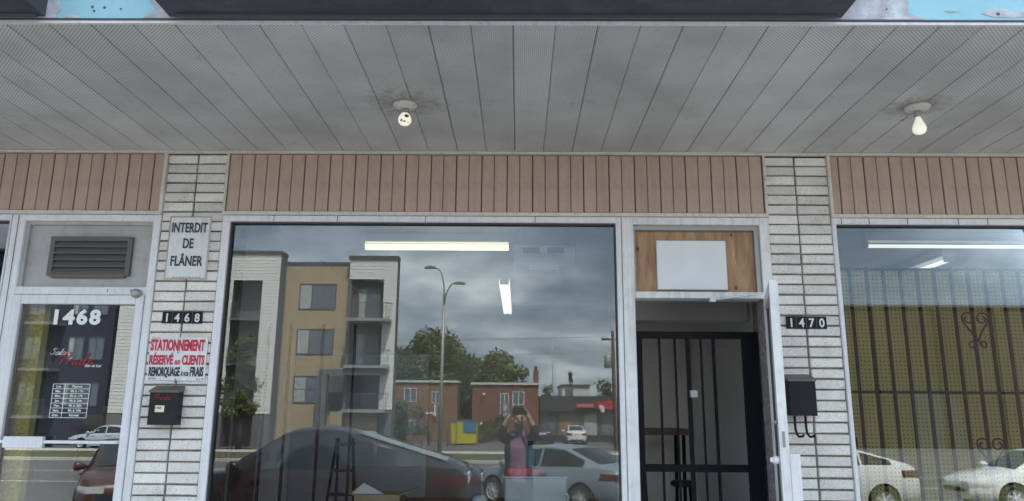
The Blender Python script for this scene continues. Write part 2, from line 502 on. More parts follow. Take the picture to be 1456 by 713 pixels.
# ------------------------------------------------------------------ mesh helpers
class MB:
    """collects shapes; build() links them as ONE mesh object whose verts are relative to the parent's origin"""

    def __init__(self):
        self.v, self.f, self.s = [], [], []

    def add(self, vs, fs, smooth=False):
        o = len(self.v)
        self.v += [Vector(p) for p in vs]
        self.f += [tuple(i + o for i in f) for f in fs]
        self.s += [smooth] * len(fs)
        return self

    def box(self, x0, x1, y0, y1, z0, z1):
        vs = [(x0, y0, z0), (x1, y0, z0), (x1, y1, z0), (x0, y1, z0), (x0, y0, z1), (x1, y0, z1), (x1, y1, z1), (x0, y1, z1)]
        return self.add(vs, [(0, 3, 2, 1), (4, 5, 6, 7), (0, 1, 5, 4), (1, 2, 6, 5), (2, 3, 7, 6), (3, 0, 4, 7)])

    def cbox(self, x0, x1, y0, y1, z0, z1, c=0.004):
        """box whose front (-y) face is chamfered"""
        vs = [(x0, y1, z0), (x1, y1, z0), (x1, y1, z1), (x0, y1, z1), (x0, y0 + c, z0), (x1, y0 + c, z0), (x1, y0 + c, z1), (x0, y0 + c, z1),
              (x0 + c, y0, z0 + c), (x1 - c, y0, z0 + c), (x1 - c, y0, z1 - c), (x0 + c, y0, z1 - c)]
        fs = [(0, 3, 2, 1), (8, 9, 10, 11), (4, 5, 9, 8), (5, 6, 10, 9), (6, 7, 11, 10), (7, 4, 8, 11),
              (0, 1, 5, 4), (1, 2, 6, 5), (2, 3, 7, 6), (3, 0, 4, 7)]
        return self.add(vs, fs)

    def tube(self, pts, r, n=8, cap=True, smooth=True):
        pts = [Vector(p) for p in pts]
        rs = r if isinstance(r, (list, tuple)) else [r] * len(pts)
        vs, fs = [], []
        prev = None
        for i, p in enumerate(pts):
            d = (pts[min(i + 1, len(pts) - 1)] - pts[max(i - 1, 0)]).normalized()
            if prev is None:
                a = Vector((0, 0, 1)) if abs(d.z) < 0.9 else Vector((1, 0, 0))
                u = d.cross(a).normalized()
            else:
                u = (prev - d * prev.dot(d)).normalized()
            prev = u
            q = d.cross(u)
            for k in range(n):
                a = 2 * PI * k / n
                vs.append(p + (u * math.cos(a) + q * math.sin(a)) * rs[i])
        for i in range(len(pts) - 1):
            for k in range(n):
                fs.append((i * n + k, i * n + (k + 1) % n, (i + 1) * n + (k + 1) % n, (i + 1) * n + k))
        if cap:
            fs.append(tuple(reversed(range(n))))
            fs.append(tuple(range((len(pts) - 1) * n, len(pts) * n)))
        return self.add(vs, fs, smooth)

    def lathe(self, prof, c, axis='Z', n=20, smooth=True, cap=True):
        """prof: (radius, height) pairs"""
        vs, fs = [], []
        c = Vector(c)
        for r, h in prof:
            for k in range(n):
                a = 2 * PI * k / n
                if axis == 'Z':
                    p = Vector((r * math.cos(a), r * math.sin(a), h))
                elif axis == 'Y':
                    p = Vector((r * math.cos(a), h, r * math.sin(a)))
                else:
                    p = Vector((h, r * math.cos(a), r * math.sin(a)))
                vs.append(c + p)
        for i in range(len(prof) - 1):
            for k in range(n):
                fs.append((i * n + k, i * n + (k + 1) % n, (i + 1) * n + (k + 1) % n, (i + 1) * n + k))
        if cap:
            fs.append(tuple(reversed(range(n))))
            fs.append(tuple(range((len(prof) - 1) * n, len(prof) * n)))
        return self.add(vs, fs, smooth)

    def prism(self, poly, y0, y1):
        """poly in (x,z), extruded y0..y1"""
        n = len(poly)
        vs = [(x, y0, z) for x, z in poly] + [(x, y1, z) for x, z in poly]
        fs = [tuple(range(n)), tuple(reversed(range(n, 2 * n)))]
        fs += [(i, i + n, (i + 1) % n + n, (i + 1) % n) for i in range(n)]
        return self.add(vs, fs)

    def mesh(self, name, material, origin=(0, 0, 0), fix=True):
        me = bpy.data.meshes.new(name)
        o = Vector(origin)
        me.from_pydata([v - o for v in self.v], [], self.f)
        me.polygons.foreach_set('use_smooth', self.s)
        if fix:
            bm = bmesh.new()
            bm.from_mesh(me)
            bmesh.ops.recalc_face_normals(bm, faces=bm.faces)
            bm.to_mesh(me)
            bm.free()
        for m in (material if isinstance(material, (list, tuple)) else [material]):
            me.materials.append(M[m])
        return me

    def build(self, name, material, parent=None, fix=True, **tags):
        o = world_origin(parent) if parent is not None else Vector((0, 0, 0))
        me = self.mesh(name, material, o, fix)
        ob = bpy.data.objects.new(name, me)
        COL.objects.link(ob)
        if parent is not None:
            ob.parent = parent
        for k, v in tags.items():
            ob[k] = v
        return ob


def world_origin(o):
    p = Vector((0, 0, 0))
    while o is not None:
        p = p + o.location
        o = o.parent
    return p


def thing(name, label, cat, loc=(0, 0, 0), group=None):
    o = bpy.data.objects.new(name, None)
    COL.objects.link(o)
    o.location = loc
    o.empty_display_size = 0.1
    o['label'], o['category'] = label, cat
    if group:
        o['group'] = group
    return o


def inst(name, me, parent, loc, rot=None, scale=None):
    """object sharing a mesh, world offset loc (mesh local), child of an unrotated parent"""
    ob = bpy.data.objects.new(name, me)
    COL.objects.link(ob)
    ob.parent = parent
    ob.location = Vector(loc) - world_origin(parent)
    if rot:
        ob.rotation_euler = rot
    if scale:
        ob.scale = scale
    return ob


def struct(name, mb, m, **kw):
    return mb.build(name, m, None, kind='structure', **kw)


def text_obj(name, s, h, loc, parent, material, sx=1.0, shear=0.0, bold=0.0, align='CENTER', fit=None, space=1.0, depth=0.0012):
    """flat lettering in the XZ plane facing -Y; h = cap height; loc = baseline centre"""
    cu = bpy.data.curves.new('tmp_text', 'FONT')
    cu.body = s
    cu.size = h / 0.70
    cu.align_x = align
    cu.shear = shear
    cu.offset = bold * h
    cu.extrude = depth
    cu.space_character = space
    cu.resolution_u = 3
    tmp = bpy.data.objects.new('tmp_text', cu)
    COL.objects.link(tmp)
    bpy.context.view_layer.update()
    dg = bpy.context.evaluated_depsgraph_get()
    me = bpy.data.meshes.new_from_object(tmp.evaluated_get(dg))
    bpy.data.objects.remove(tmp)
    bpy.data.curves.remove(cu)
    me.name = name
    xs_ = [v.co.x for v in me.vertices]
    if fit:
        sx = fit / (max(xs_) - min(xs_))
    if align == 'CENTER':
        me.transform(Matrix.Translation((-(max(xs_) + min(xs_)) / 2, 0, 0)))
    mx = Matrix.Rotation(PI / 2, 4, 'X') @ Matrix.Diagonal((sx, 1, 1, 1))
    me.transform(mx)
    me.materials.clear()
    me.materials.append(M[material])
    return inst(name, me, parent, loc)


def rot_origin_mesh(me, ang):
    me.transform(Matrix.Rotation(ang, 4, 'Z'))


# ------------------------------------------------------------------ ground
def ground_z(y):
    pts = [(0, 0), (-3.2, -0.12), (-7, -0.17), (-13, -0.45), (-30, -0.60), (-38.5, -0.68), (-62, -0.88), (-400, -1.2)]
    for (a, za), (b, zb) in zip(pts, pts[1:]):
        if y >= b:
            return za + (zb - za) * (a - y) / (a - b)
    return pts[-1][1]


def sheet(name, x0, x1, ys, zf, m, nx=6):
    mb = MB()
    vs, fs = [], []
    for y in ys:
        for i in range(nx + 1):
            vs.append((x0 + (x1 - x0) * i / nx, y, zf(y)))
    for j in range(len(ys) - 1):
        for i in range(nx):
            a = j * (nx + 1) + i
            fs.append((a, a + 1, a + nx + 2, a + nx + 1))
    mb.add(vs, fs)
    o = mb.build(name, m, None, fix=False, kind='structure')
    for p in o.data.polygons:
        pass
    bm = bmesh.new()
    bm.from_mesh(o.data)
    for f in bm.faces:
        f.normal_update()
        if f.normal.z < 0:
            f.normal_flip()
    bm.to_mesh(o.data)
    bm.free()
    return o


sheet('ground', -400, 400, [400, 12, -3, -7, -13, -30, -38.5, -62, -400], lambda y: (ground_z(y) if y < 0 else 0) - 0.25, 'asphalt')
sheet('parking_lot', -90, 90, [-3.2, -5, -7, -10, -13, -20, -30], ground_z, 'asphalt')
struct('sidewalk', MB().box(-90, 90, -3.2, -0.12, -0.3, 0.0), 'concrete')
struct('grass_verge', MB().box(-90, 15, -36, -30, -1.0, -0.52), 'grass')
sheet('lot_entrance', 15, 90, [-30, -34, -38.5], ground_z, 'asphalt')
struct('kerb', MB().box(-90, 15, -30.0, -29.82, -1.0, -0.47), 'concrete')
struct('far_pavement', MB().box(-90, 15, -38.5, -36, -1.0, -0.53), 'concrete')
sheet('road', -200, 200, [-38.5, -50, -62, -120], ground_z, 'asphalt')
mb = MB()
for k in range(-12, 14):
    x = k * 2.9 - 0.9
    mb.add([(x, -4.3, ground_z(-4.3) + .006), (x + .1, -4.3, ground_z(-4.3) + .006), (x + .1, -7, ground_z(-7) + .006), (x, -7, ground_z(-7) + .006)], [(0, 1, 2, 3)])
for y in (-19.0, -23.5):
    mb.add([(-60, y, ground_z(y) + .006), (60, y, ground_z(y) + .006), (60, y - .14, ground_z(y - .14) + .006), (-60, y - .14, ground_z(y - .14) + .006)], [(0, 1, 2, 3)])
struct('parking_lines', mb, 'line_paint')

# ------------------------------------------------------------------ the shop building
bld = thing('shop_building', 'low row of shops with white brick pillars, taupe siding and a perforated white canopy', 'building', (0, 0, 0))
YB = 8.0
# masses behind the front: roof slab, party walls, rear wall, bulkhead under the windows
MB().box(-9, 9, -1.66, YB + .3, 3.62, 4.6).build('roof', 'primer_grey', bld)
MB().box(-9, 9, YB, YB + .3, -0.2, 3.62).build('rear_wall', 'interior_paint', bld)
MB().box(-9.0, -8.7, 0.0, YB, -0.2, 3.62).build('side_wall', 'interior_paint', bld)
MB().box(8.7, 9.0, 0.0, YB, -0.2, 3.62).build('side_wall', 'interior_paint', bld)
mb = MB()
for x0, x1 in ((-8.7, -3.35), (-1.957, 0.66), (2.04, 8.7)):
    mb.box(x0, x1, 0.0, 0.2, -0.1, 0.5)
mb.build('bulkhead', 'transom_grey', bld)
# wall above the shopfront, behind the siding
MB().box(-8.7, 8.7, 0.02, 0.2, 2.998, 3.62).build('header_wall', 'siding_back', bld)

# brick pillars
BP = 0.0665
brick_mesh = {}
for bw in (0.195,):
    for v in range(4):
        m_ = MB()
        j = [random.uniform(-.0018, .0018) for _ in range(8)]
        h = 0.0555
        c = 0.004
        vs = [(0, .03, 0), (bw, .03, 0), (bw, .03, h), (0, .03, h),
              (0 + j[0], .004, 0 + j[1]), (bw + j[2], .004, 0 + j[3]), (bw + j[4], .004, h + j[5]), (0 + j[6], .004, h + j[7]),
              (c, j[1], c), (bw - c, j[3], c), (bw - c, j[5], h - c), (c, j[7], h - c),
              (bw / 2, j[2] - .0012, c), (bw / 2, j[4] - .0012, h - c)]
        fs = [(0, 3, 2, 1), (8, 12, 13, 11), (12, 9, 10, 13), (4, 5, 9, 12, 8), (5, 6, 10, 9), (6, 7, 11, 13, 10), (7, 4, 8, 11),
              (0, 1, 5, 4), (1, 2, 6, 5), (2, 3, 7, 6), (3, 0, 4, 7)]
        m_.add(vs, fs)
        brick_mesh[v] = m_.mesh('brick', 'white_brick')


def pillar(x0, x1, z1, xj):
    core = MB().box(x0 + .001, x1 - .001, 0.014, 0.45, -0.05, z1).build('brick_pillar', 'mortar', bld)
    row = 0
    z = z1 - 0.058
    while z > -0.05:
        for (a, b) in ((x0, xj - .006), (xj + .006, x1)):
            ob = inst('brick', brick_mesh[random.randrange(4)], core,
                      (a + random.uniform(-.0015, .0015), random.uniform(-.0025, .0025), z + random.uniform(-.001, .001)), scale=((b - a) / .195, 1, 1))
        z -= BP
    return core


pillar(-2.362, -1.962, 3.418, -2.1625)
pillar(1.632, 2.038, 3.418, 1.828)

# siding bands, one plank at a time
plank = {}


def siding(x0, x1):
    band = MB().box(x0, x1, -0.002, 0.018, 3.02, 3.42).build('siding_band', 'siding_back', bld)
    P = 0.0845
    s0 = -1.4376
    k = math.floor((x0 - s0) / P)
    while True:
        a = s0 + k * P
        b = a + P
        if a >= x1 - .004:
            break
        strong_l, strong_r = (k % 2 == 0), ((k + 1) % 2 == 0)
        a2 = max(a + (.0055 if strong_l else .0025), x0 + .001)
        b2 = min(b - (.0025 if strong_r else .002), x1 - .001)
        if b2 - a2 > .006:
            key = (round(b2 - a2, 3))
            if key not in plank:
                plank[key] = MB().cbox(0, key, -0.012, 0, 0, .394, .003).mesh('siding_plank', 'taupe_siding')
            inst('siding_plank', plank[key], band, (a2, -0.0025 + random.uniform(-.0012, .0012), 3.023))
        k += 1
    return band


siding(-5.6, -2.385)
siding(-1.945, 1.612)
siding(2.058, 5.4)
# cream trims around the bands
mb = MB()
for x0, x1 in ((-5.6, -2.366), (-1.959, 1.628), (2.041, 5.4)):
    mb.box(x0, x1, -0.024, 0.016, 2.998, 3.0205)
for x0, x1 in ((-2.384, -2.364), (-1.961, -1.946), (1.613, 1.630), (2.040, 2.057)):
    mb.box(x0, x1, -0.022, 0.014, 3.0215, 3.421)
mb.build('siding_trim', 'cream_trim', bld)
MB().box(-5.6, 5.4, -0.032, 0.016, 3.4215, 3.4385).build('soffit_trim', 'cream_trim', bld)
for x0, x1 in ((-2.362, -1.962), (1.632, 2.038)):
    MB().box(x0, x1, -0.006, 0.012, 3.4185, 3.4213).build('soffit_shadow_gap', 'gasket', bld)

# soffit: one panel at a time
ZS = 3.44
backing = MB().box(-6, 5.8, -1.655, 0.0, ZS + .0085, ZS + .05).build('soffit', 'soffit_gap', bld)
SP = 0.1911
pmeshes = []
for gl, gr_w in ((.0021, .0010), (.0010, .0021)):
    pm = MB()
    prof = [(gl, .008), (gl + .0008, .0030), (gl + .006, 0.0), (SP - gr_w - .006, 0.0), (SP - gr_w - .0008, .0030), (SP - gr_w, .008)]
    vs, fs = [], []
    for yv in (-1.680, -0.004):
        vs += [(x, yv, z) for x, z in prof]
    for i in range(5):
        fs.append((i, i + 1, i + 7, i + 6))
    fs.append((0, 6, 11, 5))
    fs.append((0, 1, 2, 3, 4, 5))
    fs.append((6, 7, 8, 9, 10, 11))
    pm.add(vs, fs)
    pmeshes.append(pm.mesh('soffit_panel', 'soffit_metal'))
for k in range(-28, 28):
    x = -0.0345 + k * SP
    if -5.7 < x < 5.3:
        inst('soffit_panel', pmeshes[k % 2], backing, (x, 0, ZS + random.uniform(0, .001)))
MB().box(-6, 5.8, -1.695, -1.6805, ZS - .002, ZS + .011).build('soffit_edge_trim', 'white_frame', bld)
# fascia: turquoise boards with bare primer patches
MB().box(-6, 5.8, -1.7012, -1.665, ZS + .0113, ZS + .0187).build('shadow_gap', 'gasket', bld)
fas = MB().box(-6, 5.8, -1.700, -1.661, ZS + .019, 4.62).build('fascia', 'turquoise_paint', bld)
def patch(poly, y=-1.7025):
    return MB().prism(poly, y, -1.6995).build('bare_patch', 'primer_grey', fas)
z0 = ZS + .0195
patch([(1.36, z0), (1.78, z0), (1.80, z0 + .012), (1.76, z0 + .018), (1.725, z0 + .03), (1.735, z0 + .2), (1.72, z0 + .5), (1.36, z0 + .5)])
patch([(-2.16, z0), (-2.075, z0), (-2.09, z0 + .015), (-2.07, z0 + .04), (-2.085, z0 + .08), (-2.07, z0 + .5), (-2.3, z0 + .5)])
patch([(-1.70, z0), (-1.52, z0), (-1.52, z0 + .12), (-1.69, z0 + .10), (-1.64, z0 + .04)])
patch([(2.05, z0 + .03), (2.08, z0 + .05), (2.14, z0 + .055), (2.22, z0 + .035), (2.3, z0 + .04), (2.3, z0 + .02), (2.2, z0 + .01), (2.1, z0 + .012)])
patch([(1.885, z0 + .042), (1.93, z0 + .046), (1.95, z0 + .04), (1.91, z0 + .035)])
patch([(-2.05, z0), (-1.98, z0), (-1.99, z0 + .012), (-2.03, z0 + .016)])
mb = MB()
for x, z, r in ((-1.93, .055, .006), (-1.92, .035, .005), (-1.875, .052, .006), (-1.80, .045, .004), (1.63, .05, .004), (2.12, .028, .008)):
    MB().lathe([(r, -1.7035), (r, -1.699)], (x, 0, z0 + z), 'Y', 8).build('screw_hole', 'siding_back', fas)

# sign boxes on the fascia, their undersides over the edge of the canopy
for (xa, xb, lab) in ((-1.575, 1.425, 'wide dark sign box on the fascia above the middle shop'),
                      (-6.0, -2.135, 'dark sign box on the fascia at the upper left corner')):
    sg = thing('sign_box', lab, 'sign', ((xa + xb) / 2, -1.72, z0 + .01))
    MB().box(xa, xb, -1.93, -1.7035, z0 + .006, z0 + .95).build('sign_case', 'sign_dark', sg)
    mb = MB()
    mb.box(xa + .03, xb - .03, -1.735, -1.71, z0 - .002, z0 + .0055)
    mb.box(xa - .004, xb + .004, -1.955, -1.9305, z0, z0 + .05)
    mb.build('sign_rail', 'gasket', sg)

# ---- window frames and panes
def frame_bar(mb, x0, x1, z0, z1, y0=-0.012, y1=0.075, c=0.004):
    mb.cbox(x0, x1, y0, y1, z0, z1, c)


def pane(parent, x0, x1, z0, z1, y=0.034):
    return MB().box(x0, x1, y, y + .006, z0, z1).build('pane', 'window_glass', parent)


def shop_window(x0, x1, gx0, gx1, label, zt=2.996, zb=0.5):
    mb = MB()
    frame_bar(mb, x0, x1, 2.955, zt)
    frame_bar(mb, x0, gx0, zb + .045, 2.9545)
    frame_bar(mb, gx1, x1, zb + .045, 2.9545)
    frame_bar(mb, x0, x1, zb, zb + .0445)
    fr = mb.build('shop_window', 'white_frame', bld, label=label)
    gk = MB()
    gk.box(gx0, gx1, .004, .07, 2.947, 2.9548)
    gk.box(gx0 - .0005, gx0 + .006, .005, .071, zb + .045, 2.9465)
    gk.box(gx1 - .006, gx1 + .0005, .005, .071, zb + .045, 2.9465)
    gk.build('gasket', 'gasket', fr)
    pane(fr, gx0 - .004, gx1 + .004, zb + .03, 2.96)
    return fr


w_main = shop_window(-1.957, 0.664, -1.905, 0.630, 'large shop window reflecting the apartment block and parked cars')
w_right = shop_window(2.041, 5.4, 2.068, 5.36, 'shop window with black bars and olive pegboard behind')
w_left = shop_window(-5.6, -3.354, -5.56, -3.368, 'shop window at the far left with a gold panel behind')
# a joint line along the window header
mb = MB()
for x in (2.10, 2.28, 2.53, 2.86, 3.05, -1.2, -0.62, 0.1, -1.62):
    mb.box(x, x + .004, -.0135, -.011, 2.956, 2.995)
mb.build('header_joint', 'gasket', bld)

# ---- left doorway (1468): louvred transom panel and glazed door
mb = MB()
frame_bar(mb, -3.350, -3.262, -0.05, 2.996)
frame_bar(mb, -2.412, -2.366, -0.05, 2.996)
frame_bar(mb, -3.2615, -2.4125, 2.952, 2.996)
frame_bar(mb, -3.2615, -2.4125, 2.461, 2.513)
dfr = mb.build('door_frame', 'white_frame', bld)
mb = MB().box(-3.309, -3.305, -.0135, -.011, -.05, 2.99)
mb.box(-2.66, -2.656, -.0136, -.011, 2.478, 2.5).box(-2.51, -2.506, -.0136, -.011, 2.48, 2.499)
mb.build('frame_seam', 'gasket', dfr)
tp = MB().box(-3.2615, -2.4125, .03, .05, 2.513, 2.952).build('transom_panel', 'transom_grey', bld, label='grey transom panel with a dark louvre above the closed door')
mb = MB()
mb.box(-3.2615, -3.24, .008, .0295, 2.5135, 2.9515).box(-2.434, -2.4127, .008, .0295, 2.5135, 2.9515).box(-3.2395, -2.4345, .008, .0295, 2.93, 2.9515)
mb.build('glazing_bead', 'transom_grey', tp)
lv = MB()
lv.box(-3.085, -3.055, .005, .0298, 2.59, 2.85).box(-2.575, -2.545, .005, .0298, 2.59, 2.85).box(-3.0548, -2.5752, .005, .0298, 2.82, 2.85).box(-3.0548, -2.5752, .005, .0298, 2.575, 2.6)
lv.build('louvre_frame', 'louver_dark', tp)
slat = MB().add([(-.239, .004, 0), (.239, .004, 0), (.239, .029, .045), (-.239, .029, .045), (-.239, .004, -.006), (.239, .004, -.006), (.239, .029, .039), (-.239, .029, .039)],
                [(0, 1, 2, 3), (4, 7, 6, 5), (0, 4, 5, 1), (3, 2, 6, 7), (0, 3, 7, 4), (1, 5, 6, 2)]).mesh('louvre_slat', 'louver_dark')
for k in range(5):
    inst('louvre_slat', slat, tp, (-2.815, 0, 2.608 + k * .044))

mb = MB()
frame_bar(mb, -3.2595, -3.206, 0.02, 2.458, -0.022, 0.03)
frame_bar(mb, -2.466, -2.416, 0.02, 2.458, -0.022, 0.03)
frame_bar(mb, -3.2055, -2.4665, 2.398, 2.458, -0.022, 0.03)
frame_bar(mb, -3.2055, -2.4665, 0.02, 0.26, -0.022, 0.03)
d1 = mb.build('shop_door', 'white_frame', bld, label='closed white framed glass door with white number 1468 and opening hours')
pane(d1, -3.212, -2.462, .25, 2.404, .004)
MB().box(-3.205, -2.467, .018, .028, 2.384, 2.3975).build('gasket', 'gasket', d1)
MB().lathe([(.012, -.05), (.027, -.048), (.03, -.03), (.03, .02)], (-2.462, 0, 2.468), 'Y', 14).build('closer_knob', 'grey_metal', d1)
mb = MB()
mb.box(-3.204, -2.468, -.05, -.032, 1.532, 1.55)
mb.box(-3.165, -2.92, -.056, -.028, 1.506, 1.572)
mb.box(-3.2, -3.17, -.0315, .003, 1.532, 1.55).box(-2.5, -2.47, -.0315, .003, 1.532, 1.55)
mb.build('push_bar', 'white_frame', d1)
MB().lathe([(.022, -.05), (.024, -.03), (.012, -.028), (.012, -.02)], (-3.235, 0, 1.53), 'Y', 12).build('lock_cylinder', 'grey_metal', d1)
text_obj('door_number', '1468', .088, (-2.84, 0.0022, 2.274), d1, 'vinyl_white', fit=.302, bold=.062, space=1.2)


# script lettering drawn as strokes
def strokes(name, lines, loc, sx, sz, r, parent, material, y=0.0):
    mb = MB()
    for pts in lines:
        P = [Vector((loc[0] + (x + .25 * z) * sx, loc[1] + y, loc[2] + z * sz)) for x, z in pts]
        # Catmull-Rom
        out = []
        for i in range(len(P) - 1):
            p0, p1, p2, p3 = P[max(i - 1, 0)], P[i], P[i + 1], P[min(i + 2, len(P) - 1)]
            for k in range(4):
                t = k / 4
                out.append(0.5 * ((2 * p1) + (p2 - p0) * t + (2 * p0 - 5 * p1 + 4 * p2 - p3) * t * t + (3 * p1 - p0 - 3 * p2 + p3) * t ** 3))
        out.append(P[-1])
        mb.tube(out, r, 5)
    ob = mb.build(name, material, parent)
    return ob


PRADA = [[(0.10, -0.05), (0.18, 0.5), (0.24, 0.95)],
         [(-0.05, 0.62), (0.08, 0.95), (0.35, 1.05), (0.52, 0.85), (0.42, 0.58), (0.2, 0.48)],
         [(0.5, 0.0), (0.56, 0.38), (0.62, 0.3), (0.75, 0.40)],
         [(1.08, 0.34), (0.95, 0.4), (0.85, 0.18), (0.92, 0.0), (1.05, 0.12), (1.1, 0.38), (1.1, 0.05), (1.22, 0.05)],
         [(1.52, 0.34), (1.4, 0.4), (1.3, 0.18), (1.37, 0.0), (1.5, 0.12), (1.62, 0.95), (1.56, 0.05), (1.68, 0.05)],
         [(1.98, 0.34), (1.86, 0.4), (1.76, 0.18), (1.83, 0.0), (1.95, 0.12), (2.0, 0.38), (2.0, 0.05), (2.2, 0.12)]]
strokes('shop_script', PRADA, (-2.925, 0.002, 2.015), .105, .075, .0032, d1, 'red_script')
SALON = [[(.5, .85), (.3, 1.0), (.15, .8), (.4, .5), (.3, .1), (.0, .15)],
         [(.85, .45), (.65, .4), (.6, .05), (.85, .1), (.9, .45), (.95, .02), (1.05, .3), (1.2, 1.0), (1.1, .1), (1.3, .1), (1.35, .45), (1.6, .4), (1.55, .05), (1.35, .05),
          (1.35, .4), (1.7, .4), (1.75, .02), (1.85, .4), (2.0, .38), (2.0, .02), (2.15, .08)]]
strokes('salon_script', SALON, (-2.985, 0.002, 2.075), .06, .042, .0018, d1, 'vinyl_white')
text_obj('salon_small_print', 'Elle et Lui', .018, (-2.70, 0.0022, 2.0), d1, 'vinyl_white', sx=1.0, shear=.35, bold=.01)
# opening hours table
hx0, hx1, hz1, hz0 = -2.935, -2.703, 1.893, 1.686
rows = [('Lun.', 'Fermé'), ('Mar.', '9h à 17h'), ('Mer.', '9h à 17h'), ('Jeu.', '9h à 20h'), ('Ven.', '9h à 20h'), ('Sam.', '8h à 16h'), ('Dim.', 'Fermé')]
rh = (hz1 - hz0) / 7
mb = MB()
for k in range(8):
    z = hz1 - k * rh
    mb.box(hx0, hx1, .0015, .003, z - .0014, z + .0014)
for x in (hx0, hx0 + .075, hx1):
    mb.box(x - .0014, x + .0014, .0012, .0032, hz0, hz1)
tb = mb.build('opening_hours', 'vinyl_white', d1)
for k, (a, b_) in enumerate(rows):
    z = hz1 - (k + 1) * rh + .008
    text_obj('hours_text', a, .0145, (hx0 + .037, 0.0022, z), d1, 'vinyl_white', bold=.02, sx=1.05)
    text_obj('hours_text', b_, .0145, (hx0 + .154, 0.0022, z), d1, 'vinyl_white', bold=.02, sx=1.15)

# ---- right doorway (1470)
mb = MB()
frame_bar(mb, 0.668, 0.742, -0.05, 2.996, -0.016, 0.12)
frame_bar(mb, 1.566, 1.628, -0.05, 2.996, -0.014, 0.008)
frame_bar(mb, 0.7425, 1.5655, 2.946, 2.996, -0.014, 0.12)
frame_bar(mb, 0.7425, 1.5655, 2.460, 2.503, -0.014, 0.12)
dfr2 = mb.build('door_frame', 'white_frame_worn', bld, label='worn white frame of the open doorway')
MB().box(1.562, 1.627, .0085, .13, -.05, 2.455).build('door_jamb', 'jamb_worn', dfr2)
MB().box(1.5655, 1.627, .0085, .13, 2.5035, 2.99).build('door_jamb', 'jamb_worn', dfr2)
MB().box(.666, .6685, -.003, .05, .5, 2.99).build('frame_seam', 'gasket', dfr2)
MB().box(.7425, 1.5655, .05, .07, 2.505, 2.945).build('plywood_transom', 'plywood', bld, label='plywood panel closing the transom over the open door')
mb = MB().box(.7427, 1.5653, .012, .0495, 2.915, 2.9455).box(1.535, 1.5653, .012, .0495, 2.504, 2.9145)
mb.box(.7427, .756, .012, .0495, 2.504, 2.9145)
mb.build('transom_stop', 'grey_metal', dfr2)
wb = MB().cbox(.898, 1.352, .030, .049, 2.522, 2.850, .004).build('white_board', 'white_board', None, label='blank white board fixed on the plywood above the open door', category='board')
mb = MB()
mb.box(.90, 1.35, .025, .0485, 2.5035, 2.5195)
mb.build('putty_strip', 'brown_wood', dfr2)

# open door leaf swung outwards on the right jamb
hinge = Vector((1.563, -0.004))
free = Vector((1.345, -0.765))
dv = (free - hinge)
LW = dv.length
ang = math.atan2(dv.y, dv.x)     # local +x runs from hinge to free edge


def leaf_part(name, mb, m, parent, **kw):
    me = mb.mesh(name, m)
    rot_origin_mesh(me, ang)
    me.transform(Matrix.Translation((hinge.x, hinge.y, 0)))
    if parent is not bld:
        me.transform(Matrix.Translation(-world_origin(parent)))
    ob = bpy.data.objects.new(name, me)
    COL.objects.link(ob)
    ob.parent = parent
    for k, v in kw.items():
        ob[k] = v
    return ob


mb = MB()
T = .045
mb.box(0.0, .075, 0, T, .03, 2.448)
mb.box(LW - .06, LW, 0, T, .03, 2.448)
mb.box(.0755, LW - .0605, .001, T - .001, 2.385, 2.447)
mb.box(.0755, LW - .0605, .001, T - .001, .03, .27)
d2 = leaf_part('shop_door', mb, 'white_frame_worn', bld, label='white glazed door swung wide open beside the right brick pillar')
leaf_part('pane', MB().box(.073, LW - .058, .019, .025, .25, 2.40), 'window_glass', d2)
leaf_part('gasket', MB().box(.074, .082, .012, .034, .27, 2.385).box(LW - .068, LW - .059, .012, .034, .27, 2.385), 'gasket', d2)
leaf_part('edge_guard', MB().box(LW - .075, LW + .004, T + .001, T + .05, .05, 1.545), 'white_frame', d2)
leaf_part('lock_plate', MB().box(LW + .0005, LW + .003, .008, .036, 1.56, 1.68), 'white_frame', d2)
leaf_part('lock_slot', MB().box(LW + .0032, LW + .0045, .014, .029, 1.575, 1.655), 'grey_metal', d2)
leaf_part('lock_knob', MB().lathe([(.014, 0), (.022, -.02), (.02, -.035)], (LW - .03, 0, 1.51), 'Y', 12).box(LW - .045, LW - .015, -.05, -.034, 1.50, 1.522), 'white_frame', d2)
leaf_part('thumb_turn', MB().lathe([(.012, 0), (.012, -.022)], (LW - .03, 0, 1.70), 'Y', 10), 'grey_metal', d2)
# closer arm under the transom bar
MB().tube([(1.24, -.03, 2.452), (1.40, -.10, 2.462), (1.505, -.16, 2.475)], .008, 8).box(1.215, 1.25, -.045, -.016, 2.435, 2.462).build('closer_arm', 'white_frame_worn', dfr2)

# ------------------------------------------------------------------ things on the pillars
def plate_sign(name, label, x0, x1, z0, z1, tilt, m):
    t = thing(name, label, 'sign', ((x0 + x1) / 2, -.006, (z0 + z1) / 2))
    return t


s1 = thing('notice_sign', 'white sign reading INTERDIT DE FLÂNER high on the left brick pillar', 'sign', (-2.166, -.008, 2.78))
MB().cbox(-2.302, -2.03, -.012, -.004, 2.566, 2.986, .002).build('sign_panel', 'sign_white', s1)
mb = MB()
for a in ((-2.302, -2.294, 2.566, 2.986), (-2.038, -2.03, 2.566, 2.986), (-2.2938, -2.0382, 2.978, 2.986), (-2.2938, -2.0382, 2.566, 2.574)):
    mb.box(a[0], a[1], -.0135, -.0122, a[2], a[3])
mb.build('sign_border', 'grey_metal', s1)
for s, z, wd in (('INTERDIT', 2.878, .234), ('DE', 2.772, .068), ('FLÂNER', 2.655, .208)):
    text_obj('sign_text', s, .064, (-2.166, -.0145, z), s1, 'sign_black', fit=wd, bold=.03)
mb = MB()
for k in range(9):
    mb.box(-2.25 + k * .021, -2.25 + k * .021 + .015, -.0128, -.0121, 2.5765, 2.580)
mb.build('fine_print', 'sign_black', s1)

